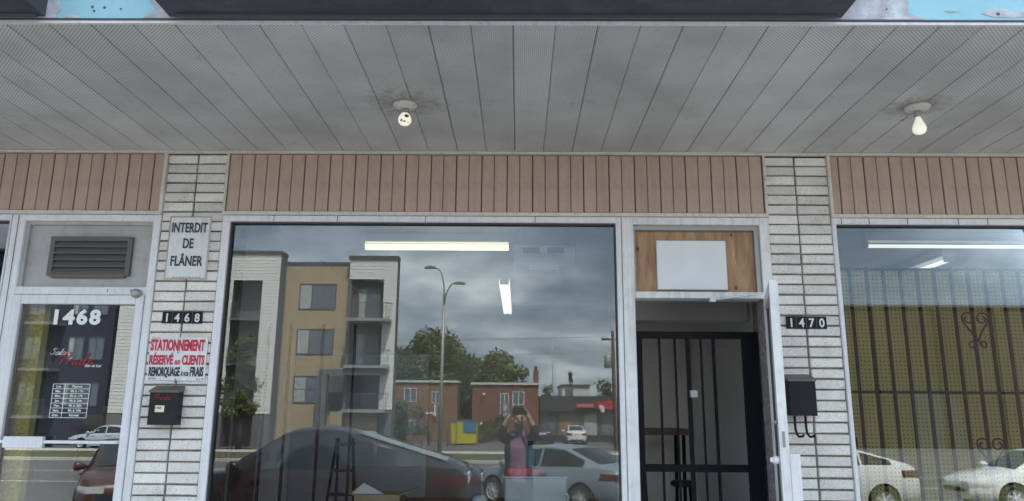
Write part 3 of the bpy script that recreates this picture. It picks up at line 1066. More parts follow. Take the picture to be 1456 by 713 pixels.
s2 = thing('parking_sign', 'red and black lettered parking sign above the mailbox on the left pillar', 'sign', (-2.16, -.008, 2.05))
MB().cbox(-2.344, -1.978, -.011, -.004, 1.918, 2.19, .0015).build('sign_panel', 'sign_white', s2)
for s, z, h, xa, xb, m_ in (('STATIONNEMENT', 2.108, .066, -2.339, -1.993, 'sign_red'), ('RÉSERVÉ', 2.020, .056, -2.338, -2.188, 'sign_red'),
                            ('AUX', 2.020, .026, -2.178, -2.140, 'sign_red'), ('CLIENTS', 2.020, .056, -2.130, -1.988, 'sign_red'),
                            ('REMORQUAGE', 1.948, .053, -2.334, -2.138, 'sign_black'), ('À VOS', 1.948, .024, -2.130, -2.081, 'sign_black'), ('FRAIS', 1.948, .055, -2.073, -1.988, 'sign_black')):
    text_obj('sign_text', s, h, ((xa + xb) / 2, -.0125, z), s2, m_, fit=xb - xa, bold=.06)
mb = MB()
for x0, x1, z in ((-2.335, -2.28, 2.1845), (-2.335, -2.285, 1.928), (-2.03, -2.0, 1.928), (-2.335, -2.29, 1.934)):
    mb.box(x0, x1, -.0118, -.0112, z - .0015, z + .0015)
mb.build('fine_print', 'sign_black', s2)
mb = MB()
for x, z in ((-2.16, 2.095), (-2.16, 1.926), (-2.335, 2.17), (-1.99, 1.93)):
    mb.lathe([(.004, -.0145), (.004, -.0105)], (x, 0, z), 'Y', 8)
mb.build('screw', 'sign_black', s2)


def number_plate(x0, x1, z0, z1, s, label):
    t = thing('number_plate', label, 'number plate', ((x0 + x1) / 2, -.006, (z0 + z1) / 2), 'house number plates on the pillars')
    n = len(s)
    wd = (x1 - x0) / n
    MB().cbox(x0, x1, -.010, -.004, z0, z1, .0015).build('plate', 'plate_black', t)
    for k, ch in enumerate(s):
        text_obj('digit', ch, (z1 - z0) * .70, (x0 + wd * (k + .5), -.0118, z0 + (z1 - z0) * .15), t, 'plate_white', sx=.9, bold=.03)
        if k:
            pass
    mb = MB()
    for k in range(1, n):
        mb.box(x0 + wd * k - .0012, x0 + wd * k + .0012, -.0104, -.0095, z0 + .002, z1 - .002)
    mb.build('plate_joint', 'mailbox_lid', t)
    return t


number_plate(-2.287, -2.029, 2.279, 2.354, '1468', 'black plate with white digits 1468 on the left pillar')
number_plate(1.697, 1.953, 2.270, 2.348, '1470', 'black plate with white digits 1470 on the right pillar')

mbx = thing('mailbox', 'dark brown mailbox with red script on the left pillar', 'mailbox', (-2.185, -.002, 1.645))
y0 = -.085
MB().prism([(-2.274, 1.648), (-2.103, 1.648), (-2.103, 1.852), (-2.274, 1.852)], y0, -.003).build('box_body', 'mailbox_brown', mbx)
m_ = MB()
m_.add([(-2.28, -.003, 1.885), (-2.097, -.003, 1.885), (-2.097, y0 - .008, 1.855), (-2.28, y0 - .008, 1.855), (-2.28, -.003, 1.853), (-2.097, -.003, 1.853), (-2.097, y0 - .008, 1.843), (-2.28, y0 - .008, 1.843)],
       [(0, 1, 2, 3), (4, 7, 6, 5), (3, 2, 6, 7), (0, 4, 5, 1), (0, 3, 7, 4), (1, 5, 6, 2)])
m_.build('lid', 'mailbox_lid', mbx)
strokes('shop_script', PRADA, (-2.252, y0 - .002, 1.800), .05, .032, .0014, mbx, 'red_script')
lb = MB().box(-2.233, -2.177, y0 - .0025, y0 - .0002, 1.725, 1.765).build('paper_label', 'paper_label', mbx)
text_obj('label_text', '1468', .014, (-2.212, y0 - .0032, 1.744), mbx, 'sign_black', bold=.02, depth=.0004)

mbx2 = thing('mailbox', 'black mailbox with two newspaper hooks on the right pillar', 'mailbox', (1.73, -.002, 1.735))
y0 = -.10
MB().cbox(1.650, 1.816, y0, -.003, 1.732, 1.945, .004).build('box_body', 'mailbox_black', mbx2)
m_ = MB()
m_.add([(1.646, -.003, 1.985), (1.82, -.003, 1.985), (1.82, y0 - .006, 1.952), (1.646, y0 - .006, 1.952), (1.646, -.003, 1.946), (1.82, -.003, 1.946), (1.82, y0 - .006, 1.938), (1.646, y0 - .006, 1.938)],
       [(0, 1, 2, 3), (4, 7, 6, 5), (3, 2, 6, 7), (0, 4, 5, 1), (0, 3, 7, 4), (1, 5, 6, 2)])
m_.build('lid', 'mailbox_lid', mbx2)
for x in (1.692, 1.758):
    MB().tube([(x, -.05, 1.731), (x, -.05, 1.66), (x + .004, -.052, 1.625), (x + .012, -.068, 1.607), (x + .028, -.085, 1.610), (x + .034, -.09, 1.622)], .0075, 6).build('hook', 'mailbox_black', mbx2)

# ------------------------------------------------------------------ bare bulbs under the canopy
def lamp(x, y, label, pear):
    t = thing('ceiling_lamp', label, 'lamp', (x, y, ZS), 'bare bulb lamps under the canopy')
    z = ZS - .0005
    MB().lathe([(.068, z), (.07, z - .006), (.064, z - .016), (.045, z - .024), (.030, z - .030)], (x, y, 0), 'Z', 24).build('base', 'porcelain', t)
    MB().lathe([(.021, z - .030), (.0225, z - .04), (.019, z - .046), (.0215, z - .053), (.017, z - .064)], (x, y, 0), 'Z', 16).build('socket', 'grey_metal', t)
    mb = MB()
    if pear:
        pr = [(.014, -.062), (.016, -.075), (.0235, -.094), (.0325, -.113), (.0365, -.13), (.034, -.146), (.025, -.158), (.012, -.164), (.001, -.166)]
    else:
        pr = [(.014, -.050), (.022, -.058), (.032, -.072), (.0375, -.09), (.035, -.108), (.026, -.12), (.012, -.127), (.001, -.128)]
    mb.lathe([(r, z + h) for r, h in pr], (x, y, 0), 'Z', 22)
    b = mb.build('bulb', 'bulb_glass', t)
    if not pear:
        m2 = MB()
        for px, pz, rr in ((.014, -.083, .012), (-.012, -.108, .010), (.004, -.112, .008), (.02, -.1155, .007), (.022, -.082, .007)):
            cpt = Vector((px, 0, pz + .09))
            n_ = Vector((px, -math.sqrt(max(.0375 ** 2 - px * px - (pz + .09) ** 2, 1e-5)), pz + .09))
            n_.normalize()
            c_ = Vector((x, y, z - .09)) + n_ * .0362
            a = n_.cross(Vector((0, 0, 1))).normalized()
            b_ = n_.cross(a)
            ring = [c_ + (a * math.cos(q * PI / 4) * rr * random.uniform(.7, 1.2) + b_ * math.sin(q * PI / 4) * rr * random.uniform(.5, 1)) for q in range(8)]
            ring2 = [p + n_ * .0025 for p in ring]
            m2.add(ring + ring2, [tuple(range(8)), tuple(range(8, 16))] + [(q, (q + 1) % 8, (q + 1) % 8 + 8, q + 8) for q in range(8)])
        m2.build('dark_flake', 'black_plastic', t)
    return t


lamp(-.65, -.80, 'stained bare bulb with dark flakes under the canopy, above the large window', False)
lamp(2.235, -.79, 'clean pear shaped bare bulb under the canopy, above the right window', True)

# ------------------------------------------------------------------ interiors
struct('interior_floor', MB().box(-8.69, 8.69, .21, YB - .01, -0.2, 0.02), 'floor_tile')
struct('interior_ceiling', MB().box(-8.69, 8.69, .21, YB - .01, 3.27, 3.4), 'ceiling_paint')
struct('partition_wall', MB().box(-2.26, -2.08, .21, YB - .02, 0.03, 3.265), 'interior_paint')
struct('partition_wall', MB().box(1.78, 1.95, .21, YB - .02, 0.03, 3.265), 'interior_paint')
struct('vestibule_wall', MB().box(.98, 1.775, 2.95, 3.07, 0.03, 3.265), 'interior_dark_paint')
struct('back_wall_panel', MB().box(-2.07, 1.77, 6.6, 6.7, 0.03, 3.265), 'interior_dark_paint')
struct('ceiling_beam', MB().box(.75, 1.77, 1.0, 1.25, 2.44, 3.262), 'interior_dark_paint')
# door in the party wall
t = thing('inner_door', 'dark brown door in the side wall inside the large window', 'door', (-2.07, 1.0, .03))
MB().box(-2.079, -2.045, .80, 1.25, .03, 1.885).build('door_panel', 'brown_wood', t)
MB().lathe([(.02, 0), (.024, .03), (.01, .04)], (-2.045, .86, .98), 'X', 10).build('door_knob', 'chrome', t)

struct('low_partition_wall', MB().box(-2.07, -0.83, 2.2, 2.26, 0.03, 2.25), 'partition_grey')
# security bars in the main window
def bars(label, xs, y, z0, z1, hz, r, group=None):
    t = thing('security_grille', label, 'grille', ((xs[0] + xs[-1]) / 2, y, z0), 'security grilles behind the windows')
    bm_ = MB().box(-r, r, -r, r, z0, z1).mesh('bar', 'black_iron')
    for x in xs:
        inst('bar', bm_, t, (x, y, 0))
    rm = MB().box(xs[0] - .1, xs[-1] + .1, -r * .6, r * .6, -r, r).mesh('rail', 'black_iron')
    for z in hz:
        inst('rail', rm, t, (0, y + r * 1.7, z))
    return t


bars('thin black security bars behind the large window', [-1.96, -1.65, -1.505, -1.29, -1.08], .16, .55, 2.30, (.9,), .008)
xs = [2.195 + .1115 * k for k in range(28)]
gr = bars('black barred grille with heart scrolls behind the right window', xs, .15, .55, 2.70, (1.884, 1.0, 2.69), .0085)


def heart(cx, cz, s, up=1):
    out = []
    for sg in (-1, 1):
        pts = []
        for k in range(30):
            t_ = k / 29
            a = -0.2 + t_ * 2 * PI * 1.15
            rr = (.075 * (1 - .62 * t_)) * s
            pts.append((cx + sg * (.052 * s - rr * math.cos(a) * 1.0 + 0.0), cz + up * (.05 * s + rr * math.sin(a))))
        tail = [(cx + sg * .004, cz - up * .17 * s), (cx + sg * .05 * s, cz - up * .085 * s), (cx + sg * .105 * s, cz - up * .01 * s)]
        # lobe spiralling inwards from the outer side
        lobe = []
        for k in range(26):
            t_ = k / 25
            a = t_ * 2 * PI * 1.2
            rr = .058 * s * (1 - .6 * t_)
            lobe.append((cx + sg * (.06 * s + rr * math.cos(a)), cz + up * (.02 * s + rr * math.sin(a))))
        out.append(tail + lobe[1:])
        small = []
        for k in range(16):
            t_ = k / 15
            a = -PI / 2 + t_ * 2 * PI * .9
            rr = .032 * s * (1 - .4 * t_)
            small.append((cx + sg * (.045 * s + rr * math.cos(a)), cz - up * (.2 * s) + up * rr * math.sin(a)))
        out.append([(cx + sg * .004, cz - up * .15 * s)] + small)
    return out


for (cx, cz, up) in ((2.985, 2.345, 1), (2.985, 1.545, 1)):
    mb = MB()
    for line in heart(cx, cz, .76, up):
        mb.tube([(x, .143, z) for x, z in line], .0055, 6)
    mb.build('heart_scroll', 'black_iron', gr)

pg = thing('pegboard_panel', 'olive perforated pegboard standing behind the barred right window', 'pegboard', (3.5, .5, .03))
MB().box(2.10, 5.3, .50, .512, .6, 2.763).build('board', 'pegboard', pg)
mb = MB()
for x in (2.2, 3.7, 5.2):
    mb.box(x - .02, x + .02, .513, .56, .03, 2.45)
mb.build('stud', 'brown_wood', pg)
cb = thing('metal_cabinet', 'dark navy cabinet at the left edge inside the right window', 'cabinet', (2.15, .3, .03))
MB().box(2.05, 2.185, .22, .42, .03, 1.60).build('cabinet_body', 'navy_metal', cb)
MB().box(2.075, 2.16, .212, .219, .1, 1.0).build('cabinet_door', 'black_plastic', cb)
gp = thing('gold_panel', 'rough gold coloured panel inside the left window and door edge', 'panel', (-4, .2, .03))
MB().box(-5.5, -3.11, .09, .12, .03, 2.56).build('panel_board', 'gold_panel', gp)
MB().box(-3.109, -3.07, .085, .125, .03, 2.56).build('panel_edge', 'pegboard_plain', gp)
# salon furniture seen dimly through the closed door
t = thing('reception_desk', 'dark reception desk inside behind the closed glass door', 'desk', (-2.85, 1.2, .02))
MB().box(-3.1, -2.75, 1.0, 1.6, .02, 1.5).build('desk_body', 'navy_metal', t)
MB().box(-3.13, -2.72, .97, 1.63, 1.501, 1.53).build('desk_top', 'brown_wood', t)
t = thing('teal_bag', 'teal cloth bag hanging on the end of the dark desk', 'bag', (-2.69, 1.05, 1.1))
mb = MB()
mb.lathe([(.03, 1.08), (.075, 1.1), (.085, 1.2), (.06, 1.34), (.02, 1.4)], (-2.66, 1.05, 0), 'Z', 12)
mb.build('bag_body', 'teal_cloth', t)
MB().tube([(-2.69, 1.05, 1.39), (-2.70, 1.05, 1.48), (-2.71, 1.05, 1.54), (-2.66, 1.05, 1.48), (-2.64, 1.05, 1.39)], .007, 5).build('strap', 'teal_cloth', t)
struct('added_dark_sheet', MB().box(-8.6, -2.27, 3.0, 3.08, .03, 3.26), 'navy_metal')  # added navy sheet that keeps the room behind the closed door dark
t = thing('wall_shelf', 'brown wall shelf inside behind the closed glass door', 'shelf', (-3.3, 1.6, 1.5))
MB().box(-3.62, -3.0, 1.4, 1.8, 1.575, 1.605).build('shelf_board', 'brown_wood', t)
for x in (-3.6, -3.05):
    MB().box(x, x + .03, 1.45, 1.75, .03, 1.574).build('upright', 'brown_wood', t)
t = thing('cardboard_box', 'wide brown carton on the shelf behind the closed glass door', 'box', (-3.4, 1.6, 1.606))
MB().box(-3.56, -3.25, 1.45, 1.7, 1.606, 1.69).build('box_body', 'cardboard', t)
t = thing('cardboard_box', 'small brown carton on top of the wide carton behind the closed door', 'box', (-3.35, 1.6, 1.691))
MB().box(-3.42, -3.27, 1.48, 1.64, 1.691, 1.76).build('box_body', 'cardboard', t)

# fluorescent fittings
def fluoro(label, c, length, axis, m, housing='ceiling_paint', ntube=1, rad=.026):
    t = thing('fluorescent_light', label, 'light', c, 'fluorescent lights on the shop ceilings')
    cx, cy_, cz = c
    hl = length / 2

    def bx(mb, a0, a1, b0, b1, z0, z1):
        if axis == 'X':
            mb.box(cx + a0, cx + a1, cy_ + b0, cy_ + b1, z0, z1)
        else:
            mb.box(cx + b0, cx + b1, cy_ + a0, cy_ + a1, z0, z1)
        return mb
    bx(MB(), -hl, hl, -.06, .06, cz + .04, cz + .11).build('housing', housing, t)
    for k in range(ntube):
        o = (k - (ntube - 1) / 2) * .07
        p0, p1 = ((cx - hl + .02, cy_ + o, cz), (cx + hl - .02, cy_ + o, cz)) if axis == 'X' else ((cx + o, cy_ - hl + .02, cz), (cx + o, cy_ + hl - .02, cz))
        MB().tube([p0, p1], rad, 10).build('tube', m, t)
    mb = MB()
    bx(mb, -hl, -hl + .02, -.05, .05, cz - .02, cz + .039)
    bx(mb, hl - .02, hl, -.05, .05, cz - .02, cz + .039)
    mb.build('lamp_holder', 'far_frame', t)
    return t


fluoro('lit yellowish tube light across the ceiling just inside the large window', (-.725, 1.64, 3.15), 1.30, 'X', 'tube_lit', 'interior_paint')
fluoro('twin tube light running away from the large window', (-.168, 4.75, 3.15), 2.6, 'Y', 'tube_white', 'interior_paint', 2)
fluoro('long lit tube light across the ceiling behind the barred window', (4.3, 1.5, 3.15), 2.7, 'X', 'tube_white', 'ceiling_paint', rad=.015)
fluoro('short lit tube light set askew behind the barred window', (4.0, 2.55, 3.15), 1.0, 'Y', 'tube_white', 'ceiling_paint', rad=.02)
for x, y in ((-1.25, 1.64), (-.2, 1.64)):
    pass

t = thing('heater_unit', 'white ceiling unit with two dark vents seen through the large window', 'heater', (.2, 1.1, 3.0))
MB().cbox(-.047, .438, .95, 1.2, 2.862, 3.025, .01).build('unit_body', 'paper_white', t)
MB().box(.03, .16, .942, .9495, 2.955, 3.0).build('vent', 'louver_dark', t)
MB().box(.22, .35, .942, .9495, 2.955, 3.0).build('vent', 'louver_dark', t)
MB().box(.08, .31, .96, 1.1, 2.825, 2.8615).build('unit_foot', 'paper_white', t)
MB().box(.0, .4, 1.08, 1.16, 3.026, 3.268).build('hanger', 'ceiling_paint', t)

# gate behind the open door
t = thing('security_gate', 'black barred security gate just inside the open doorway', 'gate', (1.17, .35, .03))
mb = MB()
mb.box(.775, 1.615, .33, .37, 2.238, 2.284)
mb.box(.775, .835, .331, .369, .03, 2.2375)
mb.box(1.515, 1.615, .331, .369, .03, 2.2375)
mb.build('gate_frame', 'black_iron', t)
MB().box(.8355, 1.5145, .335, .365, 1.365, 1.412).build('cross_rail', 'black_iron', t)
for x, wd in ((.955, .007), (1.06, .0065), (1.147, .015), (1.235, .006), (1.32, .009)):
    for (za, zb) in ((.06, 1.3645), (1.4125, 2.2375)):
        MB().box(x - wd, x + wd, .342, .358, za, zb).build('bar', 'black_iron', t)
MB().box(1.145, 1.19, .31, .34, 1.845, 1.89).build('lock_box', 'plastic_grey', t)

t = thing('side_table', 'brown wooden shelf table inside the open doorway', 'table', (1.33, 2.3, .02))
MB().box(1.08, 1.52, 2.1, 2.5, 1.545, 1.60).build('table_top', 'brown_wood', t)
for x, y in ((1.11, 2.13), (1.48, 2.13), (1.11, 2.47), (1.48, 2.47)):
    MB().tube([(x, y, 1.544), (x + (.05 if x < 1.3 else -.02), y, .02)], .016, 8).build('leg', 'black_iron', t)
t = thing('stool', 'black metal stool beneath the brown table inside the open doorway', 'stool', (1.42, 1.9, .02))
MB().lathe([(.10, 1.135), (.11, 1.15), (.11, 1.165), (.09, 1.18)], (1.40, 1.85, 0), 'Z', 16).build('seat', 'black_plastic', t)
for a in range(4):
    MB().tube([(1.40 + .075 * math.cos(a * PI / 2 + .6), 1.85 + .075 * math.sin(a * PI / 2 + .6), 1.134), (1.40 + .16 * math.cos(a * PI / 2 + .6), 1.85 + .16 * math.sin(a * PI / 2 + .6), .02)], .011, 6).build('leg', 'black_iron', t)
t = thing('light_switch', 'small light switch on the side wall inside the open doorway', 'switch', (1.775, 2.0, 1.95))
MB().box(1.772, 1.7795, 2.02, 2.09, 1.90, 2.0).build('switch_plate', 'transom_grey', t)
MB().box(1.766, 1.7718, 2.045, 2.065, 1.935, 1.965).build('toggle', 'black_plastic', t)

# step ladder, counter and the goods on it, inside the large window
t = thing('step_ladder', 'black step ladder standing inside the large window', 'ladder', (-1.35, 1.15, .02))
for sx in (-1, 1):
    MB().tube([(-1.325 + sx * .06, 1.1, 1.535), (-1.325 + sx * .19, .93, .02)], .011, 6).build('leg', 'black_iron', t)
    MB().tube([(-1.325 + sx * .055, 1.13, 1.535), (-1.325 + sx * .12, 1.45, .02)], .010, 6).build('leg', 'black_iron', t)
MB().box(-1.395, -1.255, 1.06, 1.17, 1.48, 1.50).build('top_step', 'black_plastic', t)
for z in (1.3, 1.13, .8, .5):
    k = (1.535 - z) / 1.515
    MB().box(-1.325 - .055 - .13 * k, -1.325 + .055 + .13 * k, 1.085 - .17 * k, 1.115 - .17 * k + .03, z - .012, z + .008).build('rung', 'black_iron', t)
t = thing('display_counter', 'low grey display counter inside the large window', 'counter', (-.5, 1.1, .02))
MB().box(-1.2, .6, .85, 1.35, .02, 1.05).build('counter_body', 'interior_dark_paint', t)
MB().box(-1.23, .62, .83, 1.37, 1.051, 1.08).build('counter_top', 'brown_wood', t)
t = thing('cardboard_box', 'open cardboard box on the counter inside the large window', 'box', (-1.0, 1.0, 1.08))
MB().box(-1.19, -.86, .9, 1.2, 1.081, 1.145).build('box_body', 'cardboard', t)
for (a, b_) in (((-1.28, -1.192, .9, 1.2), (1.17, 1.145)), ((-.858, -.76, .92, 1.2), (1.145, 1.178))):
    x0, x1, ya, yb = a
    MB().add([(x0, ya, b_[0]), (x1, ya, b_[1]), (x1, yb, b_[1]), (x0, yb, b_[0]), (x0, ya, b_[0] - .006), (x1, ya, b_[1] - .006), (x1, yb, b_[1] - .006), (x0, yb, b_[0] - .006)],
             [(0, 1, 2, 3), (4, 7, 6, 5), (0, 4, 5, 1), (1, 5, 6, 2), (2, 6, 7, 3), (3, 7, 4, 0)]).build('flap', 'cardboard', t)
MB().prism([(-1.22, 1.148), (-.98, 1.148), (-1.13, 1.225)], .93, .934).build('paper_sheet', 'paper_white', None, label='folded white paper sheet sticking out of the cardboard box', category='paper')
t = thing('red_package', 'red patterned package lying on the grey bin inside the large window', 'package', (.0, 1.05, 1.27))
MB().cbox(-.085, .10, .97, 1.12, 1.281, 1.335, .006).build('package_body', 'red_pack', t)
MB().box(.101, .19, .99, 1.1, 1.281, 1.322).build('package_tag', 'shop_pink', t)
t = thing('plastic_bin', 'translucent grey plastic bin on the counter inside the large window', 'bin', (.13, 1.05, 1.08))
MB().cbox(-.10, .355, .93, 1.18, 1.081, 1.268, .008).build('bin_body', 'plastic_grey', t)
MB().box(-.11, .365, .92, 1.19, 1.2685, 1.280).build('lid', 'plastic_grey', t)
t = thing('blue_bottle', 'pale blue plastic bottle standing behind the red package', 'bottle', (.09, 1.3, 1.08))
MB().lathe([(.038, 1.081), (.042, 1.1), (.042, 1.40), (.036, 1.45), (.018, 1.475), (.018, 1.49)], (.095, 1.25, 0), 'Z', 14).build('bottle_body', 'plastic_blue', t)
MB().lathe([(.021, 1.488), (.021, 1.515), (.018, 1.518)], (.095, 1.25, 0), 'Z', 12).build('cap', 'navy_metal', t)
t = thing('white_tap', 'small white hook shaped handle beside the grey bin', 'handle', (.36, .9, 1.08))
MB().tube([(.362, .88, 1.081), (.362, .88, 1.15), (.355, .88, 1.162), (.325, .88, 1.165), (.318, .88, 1.15)], .009, 8).build('handle_arm', 'paper_white', t)
t = thing('white_bowl', 'upturned white bowl on the counter inside the large window', 'bowl', (-.28, 1.0, 1.08))
MB().lathe([(.062, 1.081), (.06, 1.1), (.05, 1.12), (.03, 1.132), (.004, 1.136)], (-.28, 1.0, 0), 'Z', 18).build('bowl_body', 'paper_white', t)

#@@PART2
# ------------------------------------------------------------------ cars (local: +X forward, origin on the ground)
def lerp_tab(tab, x):
    for (a, va), (b, vb) in zip(tab, tab[1:]):
        if x <= b:
            k = (x - a) / (b - a) if b > a else 0
            k = max(0, min(1, k))
            if isinstance(va, tuple):
                return tuple(p + (q - p) * k for p, q in zip(va, vb))
            return va + (vb - va) * k
    return tab[-1][1]


WHEEL = {}


def wheel_meshes(r):
    if r in WHEEL:
        return WHEEL[r]
    wd = .2
    ty = MB().lathe([(r * .66, -wd / 2), (r * .9, -wd / 2), (r, -wd / 2 + .03), (r, wd / 2 - .03), (r * .9, wd / 2), (r * .66, wd / 2), (r * .64, 0), (r * .66, -wd / 2)], (0, 0, 0), 'Y', 28, cap=False).mesh('wheel', 'tyre')
    rm = MB()
    rm.lathe([(r * .655, .02), (r * .68, .095), (r * .62, .1), (r * .6, .05), (r * .2, .045)], (0, 0, 0), 'Y', 24)
    for k in range(7):
        a = 2 * PI * k / 7
        c, s = math.cos(a), math.sin(a)
        pts = []
        for (rr, ww, yy) in ((r * .10, .035, .09), (r * .63, .026, .085)):
            for sg in (-1, 1):
                pts.append((rr * c - sg * ww * s, yy, rr * s + sg * ww * c))
        lo = [(x, .055, z) for x, y, z in pts]
        rm.add(pts + lo, [(0, 1, 3, 2), (4, 6, 7, 5), (0, 2, 6, 4), (1, 5, 7, 3), (0, 4, 5, 1), (2, 3, 7, 6)])
    rm.lathe([(r * .15, .05), (r * .15, .095), (r * .1, .1)], (0, 0, 0), 'Y', 12)
    WHEEL[r] = (ty, rm.mesh('rim', 'alloy'))
    return WHEEL[r]


def car(name, label, pos, heading, paint, L=4.5, W=1.76, H=1.44, wb=2.68, style='sedan', cat='car', group='cars parked on the street and lot', front_over=.9):
    z0 = ground_z(pos[1]) - .005
    root = thing(name, label, cat, (pos[0], pos[1], z0), group)
    xf = L / 2
    xr = -L / 2
    ax_f = xf - front_over
    ax_r = ax_f - wb
    hw = W / 2
    wr = .315 if style != 'suv' else .345
    belt = H * .645
    if style == 'sedan':
        top = [(xr, H * .60), (xr + .08, H * .685), (xr + .75, H * .70), (ax_r + .9, belt + .02), (0.3, belt), (ax_f - .15, H * .635), (xf - .35, H * .55), (xf - .05, H * .46), (xf, H * .40)]
        ga, gb, gc, gd = ax_f - .18, ax_f - 1.02, ax_r + .62, ax_r - .42
    elif style == 'suv':
        top = [(xr, H * .58), (xr + .06, H * .66), (xr + .5, H * .67), (0, belt), (ax_f - .1, H * .625), (xf - .3, H * .565), (xf - .05, H * .49), (xf, H * .42)]
        ga, gb, gc, gd = ax_f - .05, ax_f - .85, xr + .75, xr + .10
    else:
        top = [(xr, H * .56), (xr + .06, H * .66), (xr + .5, H * .68), (0, belt), (ax_f - .1, H * .62), (xf - .3, H * .56), (xf - .05, H * .47), (xf, H * .41)]
        ga, gb, gc, gd = ax_f - .1, ax_f - 1.05, ax_r + .9, xr + .12

    def plan(x):   # half width factor
        return lerp_tab([(xr, .80), (xr + .15, .90), (xr + .6, .985), (0, 1.0), (xf - .8, .975), (xf - .3, .90), (xf, .72)], x)

    def bot(x):
        return lerp_tab([(xr, .34), (xr + .3, .24), (0, .19), (xf - .4, .20), (xf, .27)], x)

    xs = [xr, xr + .04, xr + .15, xr + .4, xr + .75]
    n = 12
    xs += [xr + .75 + (xf - .6 - xr - .75) * i / n for i in range(1, n + 1)]
    xs += [xf - .4, xf - .2, xf - .07, xf]

    def ring(x):
        h = hw * plan(x)
        zb, zt = bot(x), lerp_tab(top, x)
        d = zt - zb
        pts = [(0, zb), (h * .86, zb), (h * .955, zb + d * .12), (h, zb + d * .42), (h * .985, zb + d * .66), (h * .955, zb + d * .84), (h * .90, zt - .012), (h * .80, zt + .012), (0, zt + .045)]
        return pts

    mb = MB()
    vs, fs = [], []
    for x in xs:
        p = ring(x)
        loop = p + [(-a, b) for a, b in reversed(p[1:-1])]
        vs += [(x, a, b) for a, b in loop]
    nl = 16
    for i in range(len(xs) - 1):
        for k in range(nl):
            fs.append((i * nl + k, i * nl + (k + 1) % nl, (i + 1) * nl + (k + 1) % nl, (i + 1) * nl + k))
    fs.append(tuple(reversed(range(nl))))
    fs.append(tuple(range((len(xs) - 1) * nl, len(xs) * nl)))
    mb.add(vs, fs, True)
    body_me = mb.mesh('body', ['paint_' + paint, 'black_plastic'])
    # wheel arches cut by cylinders
    cut = MB()
    for ax in (ax_f, ax_r):
        for sg in (-1, 1):
            y0_, y1_ = sorted((sg * (hw - .27), sg * (hw + .2)))
            cut.lathe([(wr + .055, y0_), (wr + .055, y1_)], (ax, 0, wr + .01), 'Y', 28)
    cut_me = cut.mesh('cut', ['black_plastic'])
    bo = bpy.data.objects.new('body', body_me)
    co = bpy.data.objects.new('cut_tmp', cut_me)
    COL.objects.link(bo)
    COL.objects.link(co)
    md = bo.modifiers.new('arch', 'BOOLEAN')
    md.object = co
    md.operation = 'DIFFERENCE'
    md.solver = 'EXACT'
    md.material_mode = 'TRANSFER'
    bpy.context.view_layer.update()
    dg = bpy.context.evaluated_depsgraph_get()
    me2 = bpy.data.meshes.new_from_object(bo.evaluated_get(dg))
    bo.modifiers.clear()
    bo.data = me2
    me2.name = 'body'
    bpy.data.objects.remove(co)
    for p in me2.polygons:
        p.use_smooth = p.area < .3
    try:
        me2.set_sharp_from_angle(angle=R(38))
    except Exception:
        pass
    bo.parent = root

    # greenhouse (painted shell) and glass patches a few mm proud of it
    def wbelt(x):
        return hw * plan(x) * .875

    def zbelt(x):
        return lerp_tab(top, x) + .0

    rise = H
    roof_tab = [(gd, zbelt(gd) + .02), (gd + .02, zbelt(gd) + .04), (gc, rise * .975), ((gb + gc) / 2, rise), (gb, rise * .972), (ga - .02, zbelt(ga) + .04), (ga, zbelt(ga) + .02)]
    wroof_tab = [(gd, hw * .74), (gc, hw * .66), (gb, hw * .66), (ga, hw * .74)]

    def zroof(x):
        # rounded profile
        return lerp_tab(roof_tab, x)

    def side(x, t):
        """point on the side of the greenhouse, t from belt (0) to roof edge (1)"""
        a = Vector((x, wbelt(x), zbelt(x) - .01))
        zr = zroof(x)
        b = Vector((x, lerp_tab(wroof_tab, x), max(zr - .045, zbelt(x) + .005)))
        return a + (b - a) * t

    gx = [gd, gd + .05]
    gx += [gd + (gc - gd) * k / 4 for k in range(1, 5)]
    gx += [gc + (gb - gc) * k / 5 for k in range(1, 6)]
    gx += [gb + (ga - gb) * k / 4 for k in range(1, 4)] + [ga - .03, ga]
    mb = MB()
    vs, fs = [], []
    for x in gx:
        p0, p1 = side(x, 0), side(x, 1)
        zr = zroof(x)
        pts = [(p0.y, p0.z - .05), (p0.y, p0.z), (p1.y, p1.z), (p1.y * .88, max(zr - .012, p1.z + .003)), (0, zr + .012)]
        loop = pts + [(-a, b) for a, b in reversed(pts[:-1])]
        vs += [(x, a, b) for a, b in loop]
    nl = 9
    for i in range(len(gx) - 1):
        for k in range(nl - 1):
            fs.append((i * nl + k, i * nl + k + 1, (i + 1) * nl + k + 1, (i + 1) * nl + k))
    fs.append(tuple(range(nl)))
    fs.append(tuple(range((len(gx) - 1) * nl, len(gx) * nl)))
    mb.add(vs, fs, True)
    me = mb.mesh('cabin', 'paint_' + paint)
    me.set_sharp_from_angle(angle=R(34))
    cabin = bpy.data.objects.new('cabin', me)
    COL.objects.link(cabin)
    cabin.parent = root

    def side_glass(xa, xb, sg):
        m2 = MB()
        vs, fs = [], []
        n_ = 8
        for i in range(n_ + 1):
            x = xa + (xb - xa) * i / n_
            for t in (.07, .91):
                p = side(x, t)
                vs.append((p.x, sg * (p.y + .006), p.z + .002))
        for i in range(n_):
            fs.append((2 * i, 2 * i + 2, 2 * i + 3, 2 * i + 1))
        m2.add(vs, fs, True)
        o = m2.build('side_window', 'car_window', None)
        o.parent = root
        return o

    def pillar_x(x):
        return x
    gw = gb + (ga - gb) * .80
    gr_ = gd + (gc - gd) * (.42 if style == 'sedan' else .30)
    mid = ax_r + wb * .47
    for sg in (-1, 1):
        side_glass(mid + .04, gw, sg)
        q = ax_r + .42 if style != 'sedan' else gr_
        side_glass(max(q, gr_) + .03 if style != 'sedan' else gr_, mid - .04, sg)
        if style != 'sedan':
            side_glass(gr_, max(q, gr_) - .03, sg)

